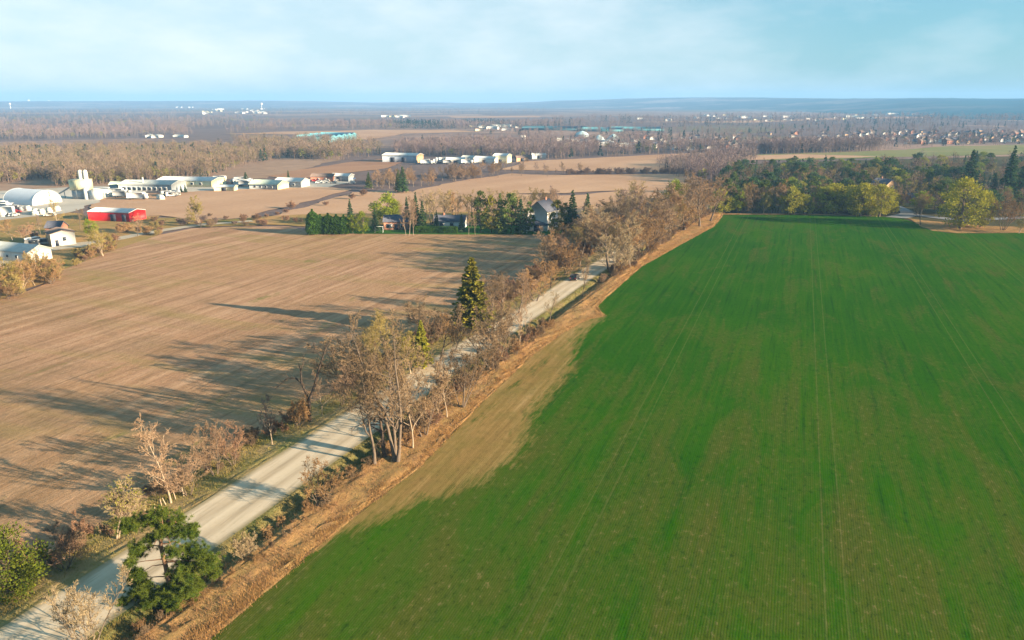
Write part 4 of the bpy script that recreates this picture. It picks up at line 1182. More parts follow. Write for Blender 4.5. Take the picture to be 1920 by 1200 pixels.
x, y = at(30, 484); gable('barn', 'long low white barn with a grey roof at the left edge of the scene', 'barn', x, y, HEAD - .35, 22, 8, 3.2, 1.7, WHITE, ROOFG, [('door', 'E', -1.2, 0, 1.0, 2.1)] + win_row(4, 'F', 16, 1.2, 1.0, .9))
x, y = at(116, 457); gable('shed', 'tall white gabled shed with a tan side wall beside the farm track', 'shed', x, y, HEAD - .85, 8, 7.5, 4.2, 1.0, TAN, ROOFB, [('window', 'E', .4, 1.6, 1.1, 1.3), ('door', 'E', -2, 0, 1, 2.1)], gwall=WHITE)
x, y = at(108, 437); gable('shed', 'small shed with a dark slate roof behind the tall white shed', 'shed', x, y, HEAD, 5.5, 5, 2.6, 1.9, BRICK, ROOFD, [('window', 'F', 0, 1, 1, 1)])
x, y = at(221, 411); gable('warehouse', 'bright red metal warehouse with a white roof and two dark doors', 'warehouse', x, y, HEAD - .22, 20, 10, 3.6, 1.0, REDW, ROOFW, [('door', 'F', 2.2, 0, 2.6, 2.9), ('door', 'F', 7.4, 0, 2.0, 2.9)], over=.12)
x, y = at(288, 359); gable('warehouse', 'long grey warehouse with a pale grey roof and strip windows', 'warehouse', x, y, HEAD - .08, 30, 16, 4.6, 1.6, GREYW, ROOFG, win_row(9, 'F', 26, 1.6, 1.8, 1.6))
x, y = at(360, 347); gable('warehouse', 'wide pale warehouse right behind the long grey one', 'warehouse', x, y, HEAD - .1, 34, 18, 3.4, 1.4, CREAM, ROOFW, win_row(5, 'F', 26, 1.2, 1.6, 1.2))
x, y = at(226, 354); gable('shed', 'small green grey shed left of the long grey warehouse', 'shed', x, y, HEAD + .2, 9, 8, 2.8, 1.3, GREYW, ROOFGR, [('door', 'F', 1, 0, 3, 2.4)])
x, y = at(505, 353); gable('barn', 'low barn with a pale green grey roof and cream gable', 'barn', x, y, HEAD - .25, 18, 12, 2.8, 1.9, GREYW, ROOFGR, win_row(4, 'F', 14, 1, 1.2, 1), gwall=CREAM)
x, y = at(548, 349); gable('barn', 'low blue grey barn with a white gable next to the green grey roof', 'barn', x, y, HEAD - .2, 17, 11, 3.2, 1.6, BLUEG, ROOFW, win_row(3, 'F', 12, 1, 1.4, 1), gwall=WHITE)
x, y = at(424, 357); gable('shed', 'low cream shed at the edge of the pale field', 'shed', x, y, HEAD, 11, 6, 2.2, .8, CREAM, ROOFW, [('door', 'F', 0, 0, 2.5, 1.9)])
x, y = at(607, 339); gable('shed', 'dark brown roofed shed beside the scrap yard', 'shed', x, y, HEAD, 14, 9, 3, 1.4, BRICK, ROOFB, win_row(2, 'F', 9, 1, 1.2, 1))
x, y = at(642, 338); gable('shed', 'pale roofed shed at the end of the scrap yard', 'shed', x, y, HEAD - .2, 12, 9, 3, 1.2, GREYW, ROOFW, [('door', 'F', 0, 0, 3, 2.4)])
x, y = at(756, 303); gable('warehouse', 'blue grey warehouse with a beige end wall by the brown field', 'warehouse', x, y, HEAD - .25, 30, 16, 5.5, 1.4, BLUEG, ROOFW, [('door', 'F', -6, 0, 4, 4), ('door', 'F', 4, 0, 4, 4)], gwall=TAN)
for i, (px, py, L_, D_, H_, wl, rf, lab) in enumerate([
    (855, 306, 15, 9, 3.2, WHITE, ROOFW, 'white shed leftmost in the distant white works'), (880, 303, 11, 8, 3.4, WHITE, ROOFG, 'white shed with a grey roof in the distant white works'),
    (912, 305, 18, 10, 3.6, WHITE, ROOFW, 'long white shed in the middle of the distant white works'), (942, 304, 12, 12, 5.5, CREAM, ROOFW, 'tall cream shed at the right end of the distant white works'),
    (978, 302, 10, 8, 3, TAN, ROOFB, 'tan shed right of the distant white works'), (1010, 297, 12, 8, 3, WHITE, ROOFW, 'lone white shed above the hedged field')]):
    x, y = at(px, py); gable('shed', lab, 'shed', x, y, HEAD + RND.uniform(-.4, .4), L_, D_, H_, 1.4, wl, rf, [('door', 'F', 0, 0, 3, 2.6)])
x, y = at(745, 428); gable('house', 'low brick house with a blue grey roof behind the lawn', 'house', x, y, HEAD + .06, 9.5, 8, 3.3, 1.9, BRICK, ROOFD, [('window', 'F', -2.6, .9, 1.9, 1.4), ('window', 'F', 2.5, .9, 1.6, 1.4), ('door', 'F', 0, 0, 1, 2.1), ('window', 'E', 0, .9, 1.2, 1.3)], chimney=2.6)
x, y = at(846, 425); gable('house', 'pale grey house half hidden behind the clipped hedge', 'house', x, y, HEAD - .1, 12, 8, 2.8, 1.7, PALEW, ROOFD, [('window', 'F', -3, 1, 1.4, 1.3), ('window', 'F', 1, 1, 1.4, 1.3), ('window', 'E', 0, 1, 1.2, 1.2)], chimney=-3)
x, y = at(1018, 428); gable('house', 'tall two-storey pale house with a steep dark roof among the spruces', 'house', x, y, HEAD + math.pi / 2 - .5, 10, 8.5, 7.4, 3.6, PALEW, ROOFD, [('window', 'F', -2.5, 1, 1.5, 1.4), ('window', 'F', 1.5, 1, 1.5, 1.4), ('window', 'F', -2.5, 4.4, 1.5, 1.4), ('window', 'F', 1.5, 4.4, 1.5, 1.4), ('window', 'W', -1.8, 1, 1.4, 1.4), ('window', 'W', 1.8, 4.4, 1.4, 1.4)], chimney=2)
x, y = at(1005, 431); gable('garage', 'low garage with a blue grey roof in front of the tall pale house', 'garage', x, y, HEAD + .1, 8, 6.5, 2.5, 1.5, PALEW, ROOFD, [('door', 'F', 0, 0, 2.6, 2.1)])
x, y = at(1654, 366); gable('house', 'orange gabled house with a dark roof inside the mixed wood', 'house', x, y, HEAD - math.pi / 2 + .35, 10, 9, 5.2, 3.4, TAN, ROOFD, [('window', 'E', -1.6, 1, 1.3, 1.4), ('window', 'E', 1.6, 1, 1.3, 1.4), ('window', 'E', 0, 4, 1.2, 1.2)], chimney=-2)
x, y = at(1712, 379); gable('house', 'low brick house glimpsed beside the lane in the wood', 'house', x, y, HEAD + .3, 9, 7, 2.7, 1.7, BRICK, ROOFD, [('window', 'F', 1.5, 1, 1.3, 1.2)])
x, y = at(1290, 388); gable('house', 'grey blue house showing through the far hedge', 'house', x, y, HEAD + .5, 9, 7, 3.0, 2.2, PALEW, ROOFD, [('window', 'F', -1.5, 1, 1.3, 1.2), ('window', 'F', 1.5, 1, 1.3, 1.2)])

# arched white hangar
def hangar():
    x, y = at(62, 380)
    e = empty('hangar', (x, y, 0), HEAD - .40)
    L_, r, h = 21.0, 7.6, 6.6
    arc = [(r * math.cos(a) , h * max(0, math.sin(a)) ** .82) for a in np.linspace(0, math.pi, 21)]
    s = MB()
    s.add([(-L_ / 2, u, z) for u, z in arc] + [(L_ / 2, u, z) for u, z in arc], Q=[(i, i + 1, 22 + i, 21 + i) for i in range(20)])
    obj('canopy', s.mesh('canopy', [MEMB], True), e)
    for sx_ in (-1, 1):
        f = MB()
        f.prism([(u * .995, z * .995) for u, z in arc] + [(-r * .99, -.4), (r * .99, -.4)], sx_ * L_ / 2 - .1, sx_ * L_ / 2 + .02, 0)
        obj('end_wall', f.mesh('end_wall', [MEMB]), e)
        rb = MB(); rb.tube([(sx_ * (L_ / 2 + .05), u * 1.005, z * 1.005) for u, z in arc], [.14] * 21, 6); obj('rib', rb.mesh('rib', [GREYW]), e)
    d = MB(); d.box(L_ / 2 + .03, L_ / 2 + .1, -2.2, 2.2, 0, 4.2); obj('door', d.mesh('door', [ROOFW]), e)
    tag(e, 'large white arched fabric hangar beside the works yard', 'hangar')
hangar()
def plant():
    x, y = at(158, 372); e = empty('concrete_plant', (x, y, 0), HEAD)
    m = mpp(158, 372)
    b = MB(); b.box(-5.0, 3.9, -3, 3, 4.6, 9.4); b.box(-5.1, 4.0, -3.1, 3.1, 9.4, 9.7); obj('upper_house', b.mesh('upper_house', [CREAM]), e)
    b = MB(); b.box(-4.4, 1.6, -2.6, 2.6, -.4, 4.6); obj('lower_house', b.mesh('lower_house', [GREYW]), e)
    for xx in (-.6, 2.0):
        s = MB(); s.tube([(xx, 1.0, 5), (xx, 1, 13.6), (xx, 1, 14.2), (xx, 1, 14.5)], [1.05, 1.05, .8, .1], 14); obj('silo', s.mesh('silo', [CONC], True), e)
    s = MB(); s.tube([(3.3, -3.2, -.3), (3.3, -3.2, 5.4), (3.3, -3.2, 5.9)], [1.2, 1.2, .2], 14); obj('tank', s.mesh('tank', [WHITE], True), e)
    c = MB(); c.add([(-16, 1.2, 1.0), (-16, -.2, 1.0), (-5.2, -.2, 6.8), (-5.2, 1.2, 6.8), (-16, 1.2, .4), (-16, -.2, .4), (-5.2, -.2, 6.2), (-5.2, 1.2, 6.2)], Q=[(0, 1, 2, 3), (7, 6, 5, 4), (1, 5, 6, 2), (3, 7, 4, 0), (0, 4, 5, 1), (2, 6, 7, 3)])
    for xx, zz in ((-14, 1.6), (-10, 3.8)): c.box(xx - .15, xx + .15, .3, .6, -.4, zz)
    obj('conveyor', c.mesh('conveyor', [GREYW]), e)
    b = MB(); b.box(5.4, 10.2, -4.4, 0, -.3, 4.4); b.box(5.3, 10.3, -4.5, .1, 4.4, 4.6); obj('annex', b.mesh('annex', [WHITE]), e)
    tag(e, 'cream concrete plant with twin silos and a sloping conveyor', 'plant')
plant()
def pole(px, py, top, label, mat=CONC, r=.3):
    x, y = at(px, py); h = rise(px, py, py - top)
    m_ = MB(); m_.tube([(0, 0, -.4), (0, 0, h * .5), (0, 0, h)], [r, r * .9, r * .8], 10); 
    o = obj('chimney_stack', m_.mesh('chimney_stack', [mat])); o.location = (x, y, 0); return tag(o, label, 'chimney')
pole(271, 361, 333, 'slim white chimney stack in front of the long grey warehouse', WHITE, .45)
for i, px in enumerate((978, 983)):
    x, y = at(px, 272); m_ = MB(); m_.tube([(0, 0, -.4), (0, 0, 9.5), (0, 0, 10.6), (0, 0, 11)], [1.6, 1.6, 1.1, .1], 12)
    o = obj('silo', m_.mesh('silo', [CONC], True)); o.location = (x, y, 0); tag(o, 'left one of the paired pale silos on the plain' if not i else 'right one of the paired pale silos on the plain', 'silo')
# far landmarks
def dome(px, py, r, h, label, mat, base=2.0):
    x, y = at(px, py); e = empty('storage_dome', (x, y, 0))
    w = MB(); a = np.linspace(0, 2 * math.pi, 25)[:-1]
    w.tube([(0, 0, -.5), (0, 0, base)], [r, r], 24, cap=False); obj('wall', w.mesh('wall', [BLUEG]), e)
    t = MB(); t.tube([(0, 0, base + .01), (0, 0, base + h * .55), (0, 0, base + h * .9), (0, 0, base + h)], [r * 1.03, r * .62, r * .2, .3], 24); obj('roof', t.mesh('roof', [mat]), e)
    tag(e, label, 'dome')
TEALW = m_plain('pale_teal_sheet', (0.36, 0.48, 0.50), (0.42, 0.52, 0.53), .05)
dome(1091, 256, 10, 5, 'teal round storage dome, leftmost of the three on the plain', TEALW, 3)
dome(1123, 264, 7.5, 6, 'pale pointed storage dome, middle one of the three', TEALW, 1.5)
dome(1150, 263, 8.5, 6.5, 'pale pointed storage dome, right one of the three', TEALW, 1.5)
def greenhouse(px, py, L_, D_, label, mat, gh=3.2):
    x, y = at(px, py); e = empty('greenhouse', (x, y, 0), HEAD - .15)
    n = 5
    w = MB(); w.box(-L_ / 2, L_ / 2, -D_ / 2, D_ / 2, -.4, gh); obj('wall', w.mesh('wall', [mat]), e)
    r = MB()
    for i in range(n):
        c = -D_ / 2 + D_ * (i + .5) / n; q = D_ / n / 2 - .05
        r.prism([(c - q, gh + .01), (c + q, gh + .01), (c, gh + 2.0)], -L_ / 2, L_ / 2, 0)
    obj('roof', r.mesh('roof', [mat]), e)
    tag(e, label, 'greenhouse')
greenhouse(614, 263, 46, 90, 'turquoise glass greenhouse block left of centre on the plain', m_plain('turquoise_sheet', (0.08, 0.30, 0.38), (0.11, 0.35, 0.43), .05), 6.5)
greenhouse(1130, 245, 70, 60, 'dark teal greenhouse block behind the storage domes', TEAL)
greenhouse(1040, 243, 110, 60, 'dark blue greenhouse block left behind the storage domes', m_plain('deep_teal', (0.02, 0.08, 0.11), None, .05))
greenhouse(1195, 244, 90, 50, 'teal greenhouse block right behind the storage domes', TEAL)
def water_tower(px, py, top, label):
    x, y = at(px, py); d = math.hypot(x, y); h = rise(px, py, py - top)
    e = empty('water_tower', (x, y, 0))
    s = MB(); s.tube([(0, 0, 0), (0, 0, h * .7)], [h * .06, h * .05], 10); obj('stem', s.mesh('stem', [WHITE], True), e)
    b = MB(); b.tube([(0, 0, h * .62), (0, 0, h * .72), (0, 0, h * .85), (0, 0, h * .96), (0, 0, h)], [h * .06, h * .17, h * .2, h * .14, .2], 16); obj('tank', b.mesh('tank', [WHITE], True), e)
    tag(e, label, 'water tower')
water_tower(20, 204, 193, 'white water tower at the far left of the horizon')
water_tower(55, 199, 187, 'slim white water tower second along the horizon')
water_tower(93, 198, 188, 'small white water tower third along the horizon')
water_tower(491, 206, 193, 'white water tower among far pale buildings')

# low white buildings scattered over the far plain, each its own
HOUSE = []
def house_mesh(L_, D_, H_, rh, wall, roof):
    w = MB()
    w.prism([(-D_ / 2, -.5), (D_ / 2, -.5), (D_ / 2, H_), (0, H_ + rh), (-D_ / 2, H_)], -L_ / 2, L_ / 2, 0, 0)
    k = rh / (D_ / 2); yo = D_ / 2 + .4
    w.prism([(-yo, H_ - .4 * k + .02), (0, H_ + rh + .02), (yo, H_ - .4 * k + .02), (yo, H_ - .4 * k + .3), (0, H_ + rh + .3), (-yo, H_ - .4 * k + .3)], -L_ / 2 - .3, L_ / 2 + .3, 0, 1)
    for u in np.linspace(-L_ * .3, L_ * .3, 3):
        for s in (-1, 1):
            w.box(u - .6, u + .6, s * (D_ / 2 + .03) - .03, s * (D_ / 2 + .03) + .03, 1.0, 2.3, 2)
    w.box(L_ / 2, L_ / 2 + .06, -.6, .6, 1, 2.3, 2)
    return w.mesh('house', [wall, roof, GLASS])
HOUSE = [house_mesh(11, 9, 4.5, 2.6, PALEW, ROOFB), house_mesh(12, 9, 3.6, 2.4, TAN, ROOFD), house_mesh(10, 8, 4.5, 2.6, PALEW, ROOFD), house_mesh(11, 9, 4, 2.6, BRICK, ROOFB), house_mesh(12, 9, 3.4, 2.2, WHITE, ROOFB)]
SHEDM = [house_mesh(24, 14, 4, 1.6, PALEW, ROOFG), house_mesh(34, 16, 4, 1.8, PALEW, ROOFG), house_mesh(18, 12, 4, 1.6, CREAM, ROOFB), house_mesh(40, 16, 4.5, 1.8, WHITE, ROOFG)]
def scatter(meshes, n, fpos, name, label, cat, group, sc=(.9, 1.2)):
    for i in range(n):
        px, py = fpos()
        x, y = at(px, py); o = obj(name, RND.choice(meshes)); o.location = (x, y, 0); o.rotation_euler = (0, 0, HEAD + RND.choice([0, 1.57]) + RND.uniform(-.5, .5))
        s = RND.uniform(*sc); o.scale = (s, s, s)
        tag(o, label, cat, group)
U = RND.uniform
def band(x0, x1, ya, yb): return lambda: ((lambda t: (x0 + (x1 - x0) * t, U(ya(t), yb(t))))(RND.random()))
scatter(HOUSE, 130, band(1600, 1930, lambda t: 250 - 6 * t, lambda t: 271 - 3 * t), 'house', 'small house in the dense estate of the distant town on the right', 'house', 'houses of the distant estate', (.6, .95))
scatter(HOUSE, 45, band(1380, 1680, lambda t: 252, lambda t: 280 - 8 * t), 'house', 'small house scattered among bare trees left of the distant estate', 'house', 'houses among the trees of the distant town', (.6, .9))
scatter(HOUSE, 26, band(1160, 1400, lambda t: 258, lambda t: 284), 'house', 'small pale house among the trees behind the tan field', 'house', 'houses behind the tan field', (.6, .9))
scatter(SHEDM, 26, band(1180, 1640, lambda t: 216, lambda t: 228), 'building', 'far white building on the pale plain below the blue hills', 'building', 'far buildings below the blue hills', (.7, 1.1))
scatter(SHEDM, 12, band(1640, 1920, lambda t: 213, lambda t: 219), 'building', 'white building at the foot of the blue hills', 'building', 'buildings at the foot of the blue hills', (.8, 1.3))
scatter(SHEDM, 14, band(370, 500, lambda t: 204, lambda t: 216), 'building', 'far pale building of the town around the water tower', 'building', 'far buildings around the water tower', (.9, 1.5))
scatter(SHEDM, 9, band(140, 360, lambda t: 199, lambda t: 203), 'building', 'tiny pale building on the left horizon', 'building', 'buildings on the left horizon', (1.2, 1.8))
scatter(SHEDM, 5, band(715, 765, lambda t: 219, lambda t: 220.5), 'building', 'white farm building above the dark pine belt', 'building', 'white farm buildings above the pine belt', (.8, 1.2))
scatter(SHEDM, 12, band(885, 975, lambda t: 236, lambda t: 246), 'building', 'pale building in the cluster right of the pine belt', 'building', 'buildings right of the pine belt', (.5, .9))
scatter(SHEDM, 14, band(985, 1180, lambda t: 262, lambda t: 276), 'building', 'low pale building on the flat land below the storage domes', 'building', 'buildings below the storage domes', (.45, .8))
scatter(SHEDM, 5, band(275, 345, lambda t: 256, lambda t: 258), 'building', 'pale farm building at the edge of the left forest', 'building', 'farm buildings at the left forest edge', (.5, .9))

# trucks, vans and cars standing in the yards
def veh(kind, L_, W_, H_, body):
    b = vehicle_meshes(L_, W_, H_, kind)
    r = .33 if kind != 'truck' else .5
    for xx in (-L_ * .33, L_ * .33):
        for s in (-1, 1):
            b.tube([(xx, s * (W_ / 2 - .2), r), (xx, s * (W_ / 2 + .02), r)], [r, r], 10, m=1)
    if kind != 'truck':
        for s in (-1, 1):
            b.box(-L_ * .30, L_ * .08, s * (W_ / 2 + .01) - .015, s * (W_ / 2 + .01) + .015, 1.0, H_ - .15, 2)
        b.box(-L_ / 2 - .02, -L_ / 2 + .03 + (.1 if kind == 'car' else 0), -W_ * .38, W_ * .38, .98, H_ * .8, 2)
    else:
        b.box(L_ * .5 + .005, L_ * .5 + .03, -W_ * .38, W_ * .38, H_ * .45, H_ * .72, 2)
    return b.mesh(kind, [body, TYRE, CARGLASS])
PW, PR, PB, PG = paint('paint_white', (0.58, 0.58, 0.57)), paint('paint_red', (0.4, 0.03, 0.03)), paint('paint_blue', (0.05, 0.10, 0.22)), paint('paint_grey', (0.25, 0.26, 0.27))
VEH = {'truck': [veh('truck', 9.5, 2.5, 3.6, PW), veh('truck', 8, 2.4, 3.2, PG), veh('truck', 10, 2.5, 3.5, PW)], 'van': [veh('van', 5.6, 2.1, 2.4, PW), veh('van', 5.2, 2, 2.2, PG)], 'car': [veh('car', 4.5, 1.8, 1.5, c) for c in (PW, PW, PR, PB, PG, PG)]}
def park(n, kind, poly, label, group):
    done = 0
    while done < n:
        a, b, w = RND.random(), RND.random(), RND.random()
        px = poly[0] + (poly[1] - poly[0]) * a; py = poly[2] + (poly[3] - poly[2]) * b
        x, y = at(px, py); o = obj(kind, RND.choice(VEH[kind])); o.location = (x, y, 0.02); o.rotation_euler = (0, 0, HEAD + RND.choice([0, .3, 1.5, 3.1]) + RND.uniform(-.2, .2))
        tag(o, label, kind, group); done += 1
park(5, 'truck', (-5, 44, 391, 404), 'box truck standing in the yard in front of the white hangar', 'trucks in front of the hangar')
park(9, 'car', (0, 110, 394, 407), 'car standing in the yard in front of the white hangar', 'cars in front of the hangar')
park(5, 'truck', (195, 260, 362, 374), 'box truck parked between the cream plant and the pale field', 'trucks beside the cream plant')
park(6, 'van', (200, 330, 362, 370), 'van parked in front of the long grey warehouse', 'vans in front of the grey warehouse')
park(9, 'truck', (400, 470, 340, 350), 'truck in the crowded yard right of the pale warehouse', 'trucks right of the pale warehouse')
park(16, 'car', (590, 665, 336, 345), 'car wreck in the scrap yard beside the brown roofed shed', 'cars in the scrap yard')
park(9, 'truck', (790, 950, 303, 308), 'white truck standing at the distant white works', 'trucks at the distant white works')
park(4, 'van', (60, 95, 455, 462), 'van parked between the white barn and the tall shed', 'vans at the white barn')
# stacked goods in the yard
PAL = MB(); PAL.box(-1.4, 1.4, -1, 1, 0, .18); PAL.box(-1.2, 1.2, -.9, .9, .18, 1.5); PAL.box(-1.0, .8, -.7, .8, 1.5, 2.2)
PALM = PAL.mesh('pallet_stack', [CONC])
for i in range(22):
    px, py = (U(0, 110), U(392, 407)) if i < 11 else (U(185, 320), U(364, 376))
    x, y = at(px, py); o = obj('pallet_stack', PALM); o.location = (x, y, 0); o.rotation_euler = (0, 0, U(0, 3)); 
    tag(o, 'pale stacked pallet of goods in the yard before the hangar' if i < 11 else 'pale stacked pallet of goods beside the cream plant', 'pallet', 'pallets before the hangar' if i < 11 else 'pallets beside the plant')
# garden things behind the lawn
def swing():
    x, y = at(711, 436); e = empty('swing_set', (x, y, 0), HEAD)
    f = MB()
    for s in (-1.5, 1.5):
        for q in (-.7, .7): f.tube([(s, q, 0), (s, 0, 2.3)], [.05, .05], 5)
    f.tube([(-1.6, 0, 2.3), (1.6, 0, 2.3)], [.05, .05], 5); obj('frame', f.mesh('frame', [TRIM]), e)
    for s in (-.6, .6):
        q = MB(); q.box(s - .25, s + .25, -.12, .12, .5, .55); q.tube([(s - .22, 0, .55), (s - .22, 0, 2.3)], [.015] * 2, 4); q.tube([(s + .22, 0, .55), (s + .22, 0, 2.3)], [.015] * 2, 4); obj('seat', q.mesh('seat', [DOORD]), e)
    tag(e, 'small garden swing set on the lawn left of the brick house', 'swing')
swing()
x, y = at(984, 437); m_ = MB(); m_.tube([(-1.2, 0, 1.0), (-1.1, 0, 1.0), (1.1, 0, 1.0), (1.2, 0, 1.0)], [.5, .7, .7, .5], 12); m_.box(-.8, -.6, -.5, .5, -.1, .4); m_.box(.6, .8, -.5, .5, -.1, .4)
o = obj('water_tank', m_.mesh('water_tank', [TRIM])); o.location = (x, y, 0); o.rotation_euler = (0, 0, HEAD); tag(o, 'small white tank on legs at the lawn edge before the spruces', 'tank')
def hedge():
    a, b = at(779, 437), at(857, 437)
    rng = np.random.default_rng(8); n = 9000
    L_ = math.hypot(b[0] - a[0], b[1] - a[1]); e = empty('hedge', ((a[0] + b[0]) / 2, (a[1] + b[1]) / 2, 0), math.atan2(b[1] - a[1], b[0] - a[0]))
    q = rng.uniform(-1, 1, (n, 3)); ax = rng.integers(0, 3, n); q[np.arange(n), ax] = np.sign(q[np.arange(n), ax]) * rng.uniform(.88, 1.03, n)
    P = q * np.array([L_ / 2, .9, 1.25]) + np.array([0, 0, 1.2])
    c = MB(); c.leaves(P, .28 * rng.uniform(.6, 1.3, n), rng); obj('foliage', c.mesh('foliage', [HEDGE_G]), e)
    s = MB()
    for i in range(14): s.tube([(-L_ / 2 + L_ * (i + .5) / 14, 0, -.2), (-L_ / 2 + L_ * (i + .5) / 14, .05, 1.6)], [.06, .03], 5)
    obj('stems', s.mesh('stems', [BARK_DARK]), e)
    tag(e, 'long clipped bright green hedge at the edge of the stubble field', 'hedge')
hedge()

